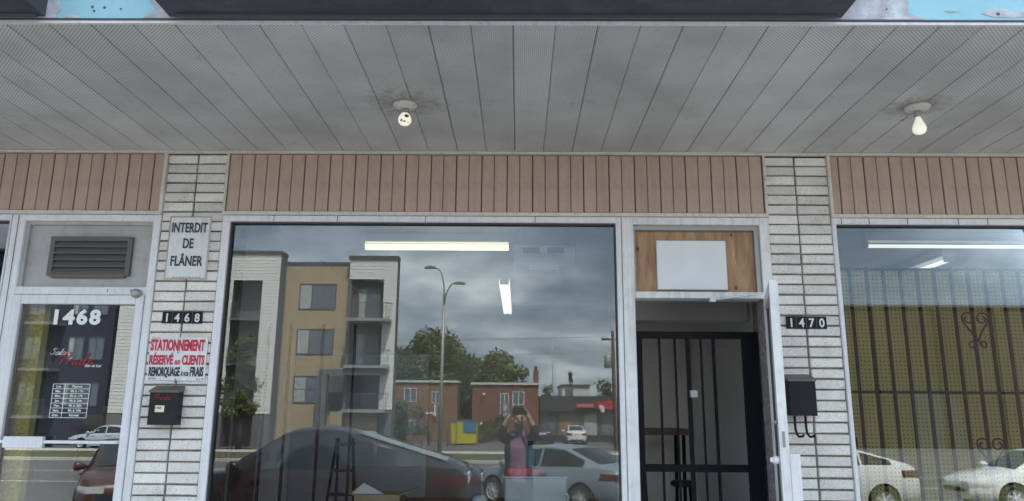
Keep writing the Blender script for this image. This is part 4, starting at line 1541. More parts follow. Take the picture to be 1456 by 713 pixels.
    def cross_glass(xa, xb, nm):
        m2 = MB()
        vs, fs = [], []
        n_ = 6
        for i in range(n_ + 1):
            x = xa + (xb - xa) * i / n_
            zr = zroof(x)
            yw = side(x, 1).y * .86
            for k in (-1, -.5, 0, .5, 1):
                vs.append((x, yw * k, zr + .016 + .010 * (1 - abs(k)) - .012 * abs(k)))
        for i in range(n_):
            for k in range(4):
                fs.append((i * 5 + k, i * 5 + k + 1, (i + 1) * 5 + k + 1, (i + 1) * 5 + k))
        m2.add(vs, fs, True)
        o = m2.build(nm, 'car_window', None)
        o.parent = root
    cross_glass(gb + (ga - gb) * .10, gb + (ga - gb) * .93, 'windshield')
    cross_glass(gd + (gc - gd) * .10, gd + (gc - gd) * .88, 'rear_window')

    def corner(nm, x0, x1, za, zb, m, ya=.45):
        """lamp wrapping the corner of the body between x0 and x1"""
        for sg in (-1, 1):
            m2 = MB()
            xs_ = [x0 + (x1 - x0) * i / 5 for i in range(6)]
            vs, fs = [], []
            for x in xs_:
                h = hw * plan(x)
                for f_, z in ((.972, za), (.99, (za + zb) / 2), (.95, zb)):
                    vs.append((x, sg * (h * f_ + .006), z))
            end = x1 if abs(x1) > abs(x0) else x0
            e = .012 * (1 if end > 0 else -1)
            for yy in (hw * plan(end) * .97, hw * plan(end) * ya):
                for z in (za, (za + zb) / 2, zb):
                    vs.append((end + e, sg * yy, z))
            for i in range(7):
                for k in range(2):
                    fs.append((i * 3 + k, (i + 1) * 3 + k, (i + 1) * 3 + k + 1, i * 3 + k + 1))
            m2.add(vs, fs, True)
            o = m2.build(nm, m, None)
            o.parent = root
    zt = H * .50
    corner('tail_light', xr + .42, xr - .0, zt, zt + .17, 'red_lens', .55)
    corner('headlight', xf - .55, xf - .0, H * .385, H * .47, 'clear_lens', .5)
    for nm_, m2 in (('grille', MB().box(xf - .02, xf + .015, -.45, .45, H * .30, H * .365)), ('bumper_insert', MB().box(xr - .015, xr + .02, -.5, .5, .34, .42))):
        o = m2.build(nm_, 'black_plastic', None)
        o.parent = root
    m2 = MB().box(xr - .012, xr + .03, -.26, .26, H * .52, H * .60)
    o = m2.build('number_plate_holder', 'vinyl_white', None)
    o.parent = root
    for sg in (-1, 1):
        for x in (mid - .18, mid + .75):
            z = zbelt(x) - .12
            y = hw * plan(x) * .975
            ya, yb = sorted((sg * (y - .01), sg * (y + .022)))
            o = MB().box(x - .11, x + .11, ya, yb, z - .018, z + .014).build('door_handle', 'paint_' + paint, None)
            o.parent = root
        x = gw - .05
        z = zbelt(x)
        y = wbelt(x)
        m2 = MB()
        m2.lathe([(.02, y - .02), (.065, y + .05), (.095, y + .12), (.09, y + .2), (.05, y + .22)], (x, 0, z + .06), 'Y', 10)
        if sg < 0:
            m2.v = [Vector((p.x, -p.y, p.z)) for p in m2.v]
        o = m2.build('wing_mirror', 'paint_' + paint, None)
        o.parent = root
        # sill strip
        ya, yb = sorted((sg * (hw * .93), sg * (hw * 1.004)))
        o = MB().box(ax_r + wr + .1, ax_f - wr - .1, ya, yb, .21, .30).build('sill_trim', 'black_plastic' if style == 'suv' else 'paint_' + paint, None)
        o.parent = root
    ty, rm = wheel_meshes(wr)
    for ax in (ax_f, ax_r):
        for sg in (-1, 1):
            wo_ = bpy.data.objects.new('wheel', ty)
            COL.objects.link(wo_)
            wo_.parent = root
            wo_.location = (ax, sg * (hw - .115), wr)
            if sg < 0:
                wo_.rotation_euler = (0, 0, PI)
            ro = bpy.data.objects.new('rim', rm)
            COL.objects.link(ro)
            ro.parent = wo_
    root.rotation_euler = (0, 0, R(heading))
    return root


mat('car_window', (0.012, 0.015, 0.016), 0.05, spec=0.75, coat=0.3)
car('parked_car', 'silver blue sedan parked at an angle, seen from behind in the large window', (.95, -13.6), -137.5, 'silver')
car('parked_car', 'dark red crossover parked close by, reflected low in the large window', (-3.0, -6.9), 180, 'maroon', L=4.5, W=1.82, H=1.68, wb=2.7, style='hatch')
car('parked_car', 'dark blue car parked behind the dark red crossover', (-2.9, -9.9), 180, 'navy', L=4.4, H=1.46, style='hatch', wb=2.65)
car('parked_car', 'white hatchback crossover reflected at the left of the barred window', (6.75, -13.2), 180, 'white', L=4.4, W=1.82, H=1.60, wb=2.63, style='hatch')
car('parked_car', 'white sedan with its nose towards the white crossover, reflected in the barred window', (12.7, -13.8), 180, 'white', L=4.5, H=1.42, style='sedan')
car('parked_car', 'pale silver sedan across the road, reflected in the closed glass door', (-25.0, -41.8), 180, 'pale_silver', L=4.6, H=1.43)
car('parked_car', 'red brown hatchback facing the shops, reflected in the closed glass door', (-8.3, -11.6), 65, 'red_brown', L=4.2, H=1.50, style='hatch', wb=2.55)
car('parked_car', 'white car parked nose in before the dark restaurant', (4.55, -56.8), -90, 'white', L=4.5, H=1.46, style='sedan')
car('parked_car', 'blue hatchback parked beside the white car at the restaurant', (1.9, -57.0), -90, 'navy', L=4.2, H=1.48, style='hatch', wb=2.55)
car('parked_car', 'red hatchback at the right end of the restaurant', (8.6, -57.5), -90, 'red', L=4.2, H=1.48, style='hatch', wb=2.55)


# ------------------------------------------------------------------ buildings across the road
def win(parent, x0, x1, z0, z1, y, fm='far_frame', mull=(0.5,), cur=True, bars_h=()):
    """window on a wall whose face (towards +y) lies at y"""
    f = MB()
    t = .07
    f.box(x0, x1, y - .05, y + .04, z0, z0 + t).box(x0, x1, y - .05, y + .04, z1 - t, z1)
    f.box(x0, x0 + t, y - .05, y + .04, z0 + t, z1 - t).box(x1 - t, x1, y - .05, y + .04, z0 + t, z1 - t)
    for m_ in mull:
        c = x0 + (x1 - x0) * m_
        f.box(c - .03, c + .03, y - .05, y + .03, z0 + t, z1 - t)
    for h in bars_h:
        c = z0 + (z1 - z0) * h
        f.box(x0 + t, x1 - t, y - .05, y + .028, c - .025, c + .025)
    fr = f.build('window', fm, parent)
    MB().box(x0 + t * .5, x1 - t * .5, y - .04, y + .012, z0 + t * .5, z1 - t * .5).build('pane', 'far_pane', fr)
    if cur:
        MB().box(x0 + t, x0 + (x1 - x0) * .34, y + .0125, y + .02, z0 + t, z1 - t).build('curtain', 'curtain', fr)
    return fr


def lap_siding(mb, x0, x1, y, z0, z1, p=.23):
    """clapboards on a wall facing +y"""
    z = z0
    while z < z1 - .01:
        b = min(z + p, z1)
        mb.add([(x0, y + .022, z + .012), (x1, y + .022, z + .012), (x1, y + .004, b), (x0, y + .004, b), (x0, y - .02, z), (x1, y - .02, z), (x1, y - .02, b), (x0, y - .02, b)],
               [(0, 1, 2, 3), (4, 7, 6, 5), (0, 4, 5, 1), (3, 2, 6, 7), (0, 3, 7, 4), (1, 5, 6, 2)])
        z = b
    return mb


mat('dark_red_brick', (0.045, 0.03, 0.024), 0.85, var=0.2, vscale=3)
YA = -46.0
GA = ground_z(YA)
apt = thing('apartment_building', 'modern three storey apartment block with tan brick and white siding', 'building', (-17, YA - 6, GA))
# core
MB().box(-27.8, -10.9, YA - 11, YA - .06, GA - .3, 11.6).build('core_wall', 'grey_cladding', apt)
MB().box(-16.3, -11.7, YA - .059, YA, GA - .3, 11.65).build('brick_wall', 'tan_brick', apt)
MB().box(-16.35, -11.65, YA - .3, YA + .06, 11.651, 11.85).build('roof_cap', 'far_dark_frame', apt)
# left white block (stands proud of the brick)
yw = YA + 1.0
mb = MB()
lap_siding(mb, -27.2, -19.6, yw, 1.4, 12.2)
lap_siding(mb, -19.6, -17.6, yw, 10.35, 12.2)
lap_siding(mb, -17.6, -16.45, yw, 1.4, 12.2)
mb.build('white_siding', 'white_siding', apt)
mb = MB()
mb.box(-27.2, -19.62, YA - .3, yw - .021, GA - .3, 12.2).box(-17.58, -16.42, YA - .3, yw - .021, GA - .3, 12.2).box(-19.62, -17.58, YA - .3, yw - .021, 10.36, 12.2)
mb.build('side_return', 'grey_cladding', apt)  # dark grey puts the shade of the white block's side into its colour
MB().box(-27.3, -16.35, YA - .3, yw + .12, 12.201, 12.42).build('roof_cap', 'far_dark_frame', apt)
for zf in (1.7, 4.7, 7.75):
    s_ = MB().box(-19.6, -17.6, YA - .2, yw + .2, zf - .15, zf).build('balcony_slab', 'grey_cladding', apt)
    m_ = MB()
    for k in range(13):
        x = -19.58 + k * .163
        m_.box(x - .012, x + .012, yw + .15, yw + .175, zf, zf + 1.0)
    m_.box(-19.6, -17.6, yw + .14, yw + .185, zf + 1.0, zf + 1.05)
    m_.build('railing', 'far_dark_frame', s_)
    win(apt, -19.5, -17.8, zf + .05, zf + 2.2, YA - .15, 'far_dark_frame')
# right white block with open balconies
yb = YA + .55
mb = MB()
lap_siding(mb, -11.75, -9.35, yb, 10.55, 11.95)
lap_siding(mb, -9.35, -8.45, yb, 1.75, 11.95)
mb.build('white_siding', 'white_siding', apt)
MB().box(-9.33, -8.46, YA - .6, yb - .021, GA - .3, 11.95).box(-11.74, -9.34, YA - .05, yb - .021, 10.56, 11.95).box(-11.75, -11.6, YA + .002, yb - .021, GA - .3, 10.55).build('side_return', 'grey_cladding', apt)
MB().box(-11.85, -8.38, YA - .3, yb + .12, 11.951, 12.2).build('roof_cap', 'far_dark_frame', apt)
for zf in (1.75, 4.62, 7.75):
    s_ = MB().box(-11.6, -8.7, YA - .05, yb + 1.1, zf - .2, zf).build('balcony_slab', 'galvanised', apt)
    m_ = MB()
    for k in range(22):
        x = -11.58 + k * .137
        m_.box(x - .012, x + .012, yb + 1.05, yb + 1.075, zf, zf + 1.0)
    m_.box(-11.6, -8.7, yb + 1.04, yb + 1.085, zf + 1.0, zf + 1.05)
    m_.box(-8.73, -8.7, yb + .1, yb + 1.04, zf + 1.0, zf + 1.05)
    m_.build('railing', 'far_dark_frame', s_)
    win(apt, -11.2, -9.6, zf + .05, zf + 2.25, YA + .03, 'far_dark_frame')
MB().box(-11.74, -9.35, YA + .012, YA + .03, 1.5, 10.5).build('recess_wall', 'recess_grey', apt)
MB().box(-12.69, -9.36, YA + .032, YA + .05, GA, 3.99).build('recess_wall', 'recess_grey', apt)
MB().box(-13.3, -8.9, yb + .3, yb + .9, 4.0, 4.36).box(-13.3, -12.7, yb + .3, yb + .9, GA - .2, 3.999).build('entrance_canopy', 'grey_cladding', apt)
MB().box(-12.6, -9.4, YA + .06, YA + .4, GA, 1.6).build('planter', 'tan_brick', apt)
for (z0_, z1_) in ((8.5, 10.3), (5.4, 7.15), (2.15, 3.95)):
    win(apt, -15.3, -12.75, z0_, z1_, YA + .01, 'far_dark_frame', mull=(.34, .67), bars_h=(.5,) if z0_ < 3 else ())
# darker block to the left
db = thing('apartment_building', 'dark charcoal apartment block beside the white siding, reflected in the closed door', 'building', (-35, YA - 6, GA))
MB().box(-46, -28.0, YA - 12, YA, GA - .3, 12.5).build('wall', 'charcoal_brick', db)
MB().box(-46.1, -27.9, YA - 12, YA + .1, 12.501, 12.7).build('roof_cap', 'far_dark_frame', db)
for zf in (1.2, 4.3, 7.4):
    for x in (-44, -40, -36.5, -34.0, -31, -29.6):
        win(db, x, x + 1.1, zf + .6, zf + 2.2, YA + .01, 'far_dark_frame', cur=(x in (-40, -31)))
    s_ = MB().box(-33.4, -31.3, YA + .02, YA + 1.3, zf - .18, zf).build('balcony_slab', 'grey_cladding', db)
    m_ = MB()
    for k in range(16):
        m_.box(-33.38 + k * .137, -33.355 + k * .137, YA + 1.25, YA + 1.28, zf, zf + 1)
    m_.box(-33.4, -31.3, YA + 1.24, YA + 1.29, zf + 1.0, zf + 1.05)
    m_.build('railing', 'far_dark_frame', s_)

GB = ground_z(-60)


def brick_house(label, x0, x1, zt, m, wins, door=None, group=None):
    b = thing('brick_house', label, 'building', ((x0 + x1) / 2, -65, GB), group)
    MB().box(x0, x1, -70, -60, GB - .3, zt - .18).build('wall', m, b)
    MB().box(x0 - .12, x1 + .12, -70.1, -59.85, zt - .179, zt).build('roof_cap', 'far_frame', b)
    for (a, c, z0_, z1_) in wins:
        win(b, a, c, z0_, z1_, -59.99, 'far_frame', cur=False)
    return b


h1 = brick_house('low brown brick two storey house with a white roof edge, left of the street lamp', -11.3, -5.3, 4.25, 'brown_brick',
                 [(-9.9, -8.8, 2.4, 3.6), (-7.5, -6.8, 2.3, 3.3), (-9.9, -8.8, -.2, .9)])
m_ = MB().box(-7.25, -7.05, -59.94, -59.7, 1.2, 2.25).build('downpipe_box', 'far_frame', h1)
h2 = brick_house('red brick two storey house with a brick chimney, behind the photographer', -4.0, 1.7, 4.1, 'red_brick',
                 [(-1.6, -.85, 1.4, 3.2), (-.55, .5, 2.2, 3.35), (-1.7, -.9, -.4, .9)])
MB().box(1.25, 1.72, -60.6, -60.1, 4.101, 5.15).build('chimney', 'red_brick', h2)
MB().lathe([(.12, 5.15), (.12, 5.5), (.15, 5.5), (.15, 5.55)], (1.48, -60.35, 0), 'Z', 10).build('chimney_pot', 'shop_red', h2)
m_ = MB()
m_.box(-2.0, -.7, -59.9, -59.0, 1.15, 1.3)
for k in range(9):
    m_.box(-2.0 + k * .16, -1.97 + k * .16, -59.05, -59.02, 1.3, 2.2)
m_.box(-2.0, -.7, -59.06, -59.01, 2.2, 2.26)
m_.build('balcony', 'far_dark_frame', h2)
MB().box(-1.3, -1.0, -59.6, -59.35, 1.3, 2.3).build('balcony_chair', 'far_frame', h2)
for x, z in ((-3.0, 3.1), (-3.2, .6), (-2.9, .6)):
    MB().lathe([(.13, 0), (.13, .1), (.06, .14)], (x, -59.84, z), 'Y', 10).build('wall_lamp', 'far_frame', h2)

rs = thing('restaurant_building', 'low dark restaurant with a red sign and posters in its windows', 'building', (7, -66, GB))
MB().box(1.85, 15, -74, -61.5, GB - .3, 3.0).build('wall', 'restaurant_dark', rs)
MB().box(1.85, 15, -61.499, -60.9, 1.72, 3.02).build('dark_fascia', 'restaurant_dark', rs)
for x in (1.9, 3.25, 5.4, 6.9, 9.2, 11.5):
    MB().box(x, x + .25, -61.49, -61.3, GB - .2, 1.715).build('pier', 'far_dark_frame', rs)
for x0_, x1_, m_ in ((2.2, 3.2, 'far_pane'), (3.55, 5.35, 'poster_tan'), (5.7, 6.85, 'curtain'), (7.2, 9.15, 'far_pane'), (9.5, 11.4, 'far_pane')):
    f_ = MB().box(x0_ - .04, x1_ + .04, -61.49, -61.42, GB + .5, 1.7).build('window', 'far_dark_frame', rs)
    MB().box(x0_, x1_, -61.45, -61.40, GB + .56, 1.66).build('pane', m_, f_)
sg = thing('red_sign', 'pale red sign strip on the dark restaurant fascia', 'sign', (5.7, -60.8, 2.0))
MB().box(5.05, 6.55, -60.895, -60.75, 2.02, 2.42).build('sign_case', 'shop_red', sg)
MB().box(5.12, 6.48, -60.749, -60.735, 2.1, 2.34).build('sign_face', 'shop_pink', sg)
sg = thing('red_sign', 'larger bright red sign with a white emblem at the end of the restaurant', 'sign', (7.7, -60.8, 2.0))
MB().prism([(6.75, 1.95), (9.3, 1.85), (9.3, 2.55), (8.6, 2.75), (7.4, 2.62), (6.75, 2.5)], -60.895, -60.72).build('sign_case', 'shop_red', sg)
MB().prism([(6.95, 2.25), (7.15, 1.7), (7.4, 1.62), (7.5, 1.95), (7.35, 2.25)], -60.719, -60.70).build('emblem', 'far_frame', sg)
bb = thing('flat_roofed_house', 'pale flat roofed house beyond the restaurant roof', 'building', (5.5, -85, -1))
MB().box(5.0, 8.2, -92, -82, -1.2, 4.6).build('wall', 'far_frame', bb)
MB().box(4.9, 8.3, -92, -81.8, 4.601, 4.75).build('roof_cap', 'far_dark_frame', bb)
win(bb, 5.4, 6.3, 3.2, 4.2, -81.98, 'far_dark_frame', cur=False)

wh = thing('brick_warehouse', 'long flat roofed dark red brick building filling the reflection in the barred window', 'building', (40, -58, GB))
MB().box(22.5, 75, -70, -52, GB - .3, 9.75).build('wall', 'dark_red_brick', wh)
MB().box(22.4, 75.1, -70.1, -51.85, 9.751, 9.95).build('roof_cap', 'far_dark_frame', wh)
for k in range(11):
    MB().box(22.6 + k * 4.6, 23.1 + k * 4.6, -51.999, -51.8, GB - .2, 9.74).build('pier', 'dark_red_brick', wh)
for k in range(3):
    MB().box(29.5 + k * 13.8, 33 + k * 13.8, -51.999, -51.94, GB - .2, 3.2).build('loading_door', 'restaurant_dark', wh)
# ------------------------------------------------------------------ street furniture
lp = thing('street_lamp', 'tall grey street lamp with two curved arms on the grass verge', 'street lamp', (-3.85, -32.5, -.52))
MB().tube([(-3.85, -32.5, -.52), (-3.85, -32.5, 3.5), (-3.83, -32.5, 7.0)], [.11, .085, .065], 12).build('pole', 'galvanised', lp)
MB().lathe([(.2, -.53), (.2, -.3), (.12, -.25)], (-3.85, -32.5, 0), 'Z', 14).build('pole_base', 'galvanised', lp)
for pts, nm in (([(-3.83, -32.5, 6.9), (-3.84, -32.5, 7.9), (-3.98, -32.5, 8.6), (-4.15, -32.5, 8.85), (-4.35, -32.5, 8.92)], 'a'),
                ([(-3.83, -32.5, 6.9), (-3.75, -32.5, 7.5), (-3.55, -32.5, 7.95), (-3.42, -32.5, 8.1), (-3.3, -32.5, 8.1)], 'b')):
    a = MB().tube(pts, .04, 8).build('arm', 'galvanised', lp)
    e = Vector(pts[-1])
    s_ = -1 if nm == 'a' else 1
    MB().prism([(e.x, e.z - .05), (e.x + s_ * .5, e.z - .06), (e.x + s_ * .55, e.z + .0), (e.x + s_ * .3, e.z + .08), (e.x, e.z + .06)], -32.62, -32.38).build('lamp_head', 'grey_metal', a)

up = thing('utility_pole', 'dark wooden utility pole with a transformer at the right of the large window', 'utility pole', (6.45, -45.5, -.75))
MB().tube([(6.45, -45.5, -.8), (6.4, -45.5, 3), (6.36, -45.5, 7.1)], [.16, .14, .11], 10).build('pole', 'bark', up)
MB().box(5.6, 7.1, -45.58, -45.42, 6.45, 6.58).build('cross_arm', 'bark', up)
MB().lathe([(.22, 4.6), (.25, 4.62), (.25, 5.35), (.2, 5.42), (.05, 5.45)], (6.0, -45.45, 0), 'Z', 16).build('transformer', 'galvanised', up)
for x in (5.7, 6.0, 7.0):
    MB().lathe([(.03, 6.58), (.05, 6.62), (.04, 6.7), (.01, 6.72)], (x, -45.5, 0), 'Z', 8).build('insulator', 'porcelain', up)
for k, (z, zl) in enumerate(((6.7, 8.2), (6.7, 7.6), (5.7, 6.1))):
    pl = thing('power_line', ['upper power line crossing above the brick houses', 'middle power line crossing above the brick houses', 'lowest power line crossing above the brick houses'][k],
               'cable', (6, -45.5, z))
    pts = []
    for i in range(25):
        t_ = i / 24
        x = 6.0 - k * .15 + (-60) * t_
        pts.append((x, -45.5 - 4 * t_, z + (zl - z) * t_ - 3.0 * t_ * (1 - t_)))
    MB().tube(pts, .007, 4).build('cable', 'black_plastic', pl)
ant = thing('antenna_mast', 'thin lattice antenna mast rising behind the restaurant', 'antenna', (6, -110, 0))
MB().tube([(5.2, -110, -1), (5.2, -110, 14.2)], .07, 6).tube([(5.5, -110, -1), (5.5, -110, 11)], .05, 6).box(4.9, 5.8, -110.03, -109.97, 10.4, 10.5).box(4.8, 5.6, -110.03, -109.97, 12.2, 12.3).build('mast', 'galvanised', ant)
dp = thing('dumpster', 'yellow dumpster with a blue corner panel beside the red brick house', 'dumpster', (-4.2, -53, GB))
MB().prism([(-5.05, -.7), (-3.2, -.7), (-3.15, .95), (-5.1, .95)], -54.2, -52.4).build('bin_body', 'dumpster_yellow', dp)
MB().box(-4.15, -3.2, -52.39, -52.36, .1, .93).build('blue_panel', 'dumpster_blue', dp)
MB().box(-5.12, -3.13, -54.25, -52.35, .951, 1.03).build('lid', 'far_dark_frame', dp)
fence = thing('mesh_fence', 'low dark post fence in front of the brown brick house', 'fence', (-7, -50, -.8))
for k in range(6):
    MB().tube([(-7.6 + k * .62, -50, -.85), (-7.6 + k * .62, -50, .95)], .035, 6).build('post', 'far_dark_frame', fence)
MB().box(-7.6, -4.5, -50.02, -49.98, .86, .92).build('rail', 'far_dark_frame', fence)
sl = thing('site_light', 'small pole light beside the fence of the brown brick house', 'lamp', (-6.5, -50.5, -.8))
MB().tube([(-6.55, -50.6, -.85), (-6.55, -50.6, 1.45)], .04, 8).build('pole', 'far_dark_frame', sl)
MB().prism([(-6.85, 1.45), (-6.2, 1.45), (-6.25, 1.58), (-6.8, 1.58)], -50.75, -50.45).build('lamp_head', 'far_frame', sl)


# ------------------------------------------------------------------ trees: trunk, limbs, and a crown of many leaf faces in clumps
def tree(name, label, x, y, h, rad, leaf, seed, cat='tree', trunk_h=None, n=2600, size=.3, group='trees across the road', conic=False):
    rnd = random.Random(seed)
    gz = ground_z(y) - .05
    t = thing(name, label, cat, (x, y, gz), group)
    th = trunk_h if trunk_h is not None else h * .35
    mb = MB()
    if th > .2:
        mb.tube([(x, y, gz), (x + .05, y, gz + th * .6), (x - .03, y + .05, gz + th), (x + .02, y, gz + h * .8)], [h * .025, h * .02, h * .016, h * .005], 8)
    clumps = []
    nc = 26 if h > 4 else 14
    for i in range(nc):
        k = rnd.random()
        zc = gz + th * .75 + (h - th * .75) * (.08 + .86 * k)
        f = math.sin(PI * min(1, .18 + .8 * k)) if not conic else (1.05 - k)
        a = rnd.random() * 2 * PI
        rr = rad * f * math.sqrt(rnd.random()) * .8
        c = Vector((x + rr * math.cos(a), y + rr * math.sin(a) * .8, zc))
        clumps.append((c, rad * rnd.uniform(.26, .46)))
        if th > .2:
            s = Vector((x, y, gz + th + (zc - gz - th) * .35))
            mb.tube([s, (s + c) / 2 + Vector((0, 0, .1)), c], [h * .011, h * .007, h * .002], 5)
    if th > .2:
        mb.build('trunk', 'bark', t)
    cb_ = MB()
    for i in range(n):
        c, r = clumps[rnd.randrange(len(clumps))]
        d = Vector((rnd.gauss(0, 1), rnd.gauss(0, 1), rnd.gauss(0, .8)))
        d.normalize()
        p = c + d * r * (rnd.random() ** .45)
        u = Vector((rnd.gauss(0, 1), rnd.gauss(0, 1), rnd.gauss(0, .6))).normalized()
        v = u.cross(d if abs(u.dot(d)) < .95 else Vector((0, 0, 1))).normalized()
        s = size * rnd.uniform(.5, 1.15)
        cb_.add([p - u * s * .5, p + v * s * .28, p + u * s * .5, p - v * s * .28], [(0, 1, 2, 3)])
    cb_.build('crown', 'leaf_%d' % leaf, t, fix=False)
    return t


tree('leafy_tree', 'tall spreading green tree behind the brown brick house', -9.0, -73, 10.8, 4.4, 0, 3, n=11000, size=.46)
tree('leafy_tree', 'broad yellowish green tree directly behind the red brick house', -2.2, -74, 8.4, 4.2, 2, 5, n=10000, size=.46)
tree('leafy_tree', 'dark narrow tree between the two brick houses', -4.9, -63.5, 7.4, 2.2, 3, 8, n=6500, size=.36, trunk_h=.8)
tree('leafy_tree', 'mid green tree at the left of the tall spreading tree', -13.4, -76, 9.6, 3.8, 1, 9, n=8000, size=.46)
tree('leafy_tree', 'young light green tree in front of the white siding block', -16.7, -40.5, 6.9, 1.5, 0, 11, n=3800, size=.24, trunk_h=1.9)
tree('leafy_tree', 'olive green tree filling the gap between the two tallest trees', -5.6, -78, 8.6, 3.4, 1, 21, n=7000, size=.46)
tree('leafy_tree', 'dark tree behind the left end of the restaurant', 3.6, -88, 5.6, 2.2, 3, 12, n=1800, size=.4, trunk_h=1)
tree('leafy_tree', 'round dark green tree behind the middle of the restaurant', 9.6, -79, 6.0, 2.3, 1, 13, n=2200, size=.4, trunk_h=1)
tree('leafy_tree', 'wide dark tree behind the right end of the restaurant', 13.6, -82, 6.6, 2.9, 3, 14, n=2600, size=.4, trunk_h=1)
tree('leafy_tree', 'thin dark spire shaped tree above the restaurant roof', 7.2, -100, 8.4, .8, 3, 15, n=900, size=.35, trunk_h=1, conic=True)
tree('shrub', 'large green shrub before the brown brick house', -9.0, -55.5, 3.3, 1.9, 1, 16, cat='shrub', trunk_h=0, n=2600, size=.26, group='shrubs before the houses')
tree('shrub', 'low green shrub before the red brick house', -2.6, -57.5, 1.9, 1.1, 0, 17, cat='shrub', trunk_h=0, n=1300, size=.22, group='shrubs before the houses')
for k, (x, y, h) in enumerate(((-40, -80, 9), (-52, -76, 10), (-62, -70, 8), (24, -84, 9), (34, -78, 10), (46, -74, 9))):
    tree('leafy_tree', ['green tree far behind the dark apartment block', 'taller green tree at the far left of the street', 'outermost green tree at the far left of the street',
                        'green tree some way right of the restaurant', 'taller green tree at the far right of the street', 'outermost green tree at the far right of the street'][k],
         x, y, h, h * .36, k % 4, 30 + k, n=1500, size=.55)


# ------------------------------------------------------------------ the photographer
PX, PY = 0.0, -5.02
per = thing('person', 'man in a dark jacket and plaid shirt holding a phone up to his face', 'person', (PX, PY, 0))


def blob_mesh(nodes, edges, voxel, extra=None, smooth=3):
    """one continuous surface grown round a skeleton: nodes (x, y, z, rx[, ry])"""
    SV, SF = [], []

    def put(c, rx, ry, rz, seg=14):
        rings = max(6, seg // 2)
        o_ = len(SV)
        SV.append((c.x, c.y, c.z - rz))
        for q in range(1, rings):
            ph_ = -PI / 2 + PI * q / rings
            cz_, cr_ = rz * math.sin(ph_), math.cos(ph_)
            for k_ in range(seg):
                a_ = 2 * PI * k_ / seg
                SV.append((c.x + rx * cr_ * math.cos(a_), c.y + ry * cr_ * math.sin(a_), c.z + cz_))
        SV.append((c.x, c.y, c.z + rz))
        for k_ in range(seg):
            n2_ = (k_ + 1) % seg
            SF.append((o_, o_ + 1 + n2_, o_ + 1 + k_))
            for q in range(rings - 2):
                r0 = o_ + 1 + q * seg
                SF.append((r0 + k_, r0 + n2_, r0 + seg + n2_, r0 + seg + k_))
            r0 = o_ + 1 + (rings - 2) * seg
            SF.append((r0 + k_, r0 + n2_, r0 + seg))
    for (i, k) in edges:
        a, c = nodes[i], nodes[k]
        pa, pc = Vector(a[:3]), Vector(c[:3])
        ra = (a[3], a[4] if len(a) > 4 else a[3])
        rc = (c[3], c[4] if len(c) > 4 else c[3])
        n_ = max(2, int((pc - pa).length / (min(min(ra), min(rc)) * .38)) + 1)
        for q in range(n_ + 1):
            t_ = q / n_
            rx = ra[0] + (rc[0] - ra[0]) * t_
            ry = ra[1] + (rc[1] - ra[1]) * t_
            put(pa + (pc - pa) * t_, rx, ry, min(rx, ry))
    for c, r in (extra or []):
        put(c, *r, 20)
    me = bpy.data.meshes.new('tmp')
    me.from_pydata(SV, [], SF)
    ob = bpy.data.objects.new('tmp', me)
    COL.objects.link(ob)
    rm_ = ob.modifiers.new('r', 'REMESH')
    rm_.mode = 'VOXEL'
    rm_.voxel_size = voxel
    rm_.use_smooth_shade = True
    s_ = ob.modifiers.new('s', 'SMOOTH')
    s_.factor = .5
    s_.iterations = smooth
    bpy.context.view_layer.update()
    out = bpy.data.meshes.new_from_object(ob.evaluated_get(bpy.context.evaluated_depsgraph_get()))
    bpy.data.objects.remove(ob)
    bpy.data.meshes.remove(me)
    return out


def chain(nodes, edges, pts, start=None):
    idx = start
    for q in pts:
        nodes.append(q)
        if idx is not None:
            edges.append((idx, len(nodes) - 1))
        idx = len(nodes) - 1
    return idx


# skeleton (world x, y relative to PY, z)
def body_nodes():
    nd, ed = [], []
    nd.append((0, 0, .98, .155, .11))
    chest = chain(nd, ed, [(0, .01, 1.12, .145, .10), (0, .015, 1.27, .16, .11), (0, .0, 1.40, .13, .095)], 0)
    neck = chain(nd, ed, [(0, .015, 1.475, .06), (.005, .045, 1.53, .055)], chest)
    hd = chain(nd, ed, [(.008, .075, 1.575, .07, .075), (.01, .075, 1.645, .078, .098), (.01, .07, 1.70, .068, .085)], neck)
    for s in (-1, 1):
        hip = chain(nd, ed, [(s * .09, 0, .90, .095), (s * .10, .02, .50, .062), (s * .105, -.01, .30, .056), (s * .11, -.02, .10, .042), (s * .115, .05, .045, .04), (s * .12, .13, .035, .035)], 0)
        sh = chain(nd, ed, [(s * .17, .0, 1.415, .062), (s * .195, .12, 1.440, .05), (s * .208, .225, 1.49, .042), (s * .172, .25, 1.575, .036), (s * .13, .262, 1.665, .027)], chest)
        palm = chain(nd, ed, [(s * .118, .262, 1.70, .030, .018), (s * .108, .264, 1.735, .030, .016)], sh)
        for k, (dy, ln) in enumerate(((.030, .030), (.020, .036), (.006, .036), (-.010, .030))):
            z = 1.765 - k * .016 + .012
            chain(nd, ed, [(s * .098, .262 + (k - 1.5) * .018 + .0, 1.757, .0095), (s * .082, .262 + (k - 1.5) * .0185, 1.782, .0085), (s * .060, .262 + (k - 1.5) * .018, 1.790 + .002 * k, .0075)], palm)
        chain(nd, ed, [(s * .100, .243, 1.722, .0115), (s * .082, .240, 1.715, .0095), (s * .062, .247, 1.708, .0085)], sh + 1)
    return nd, ed


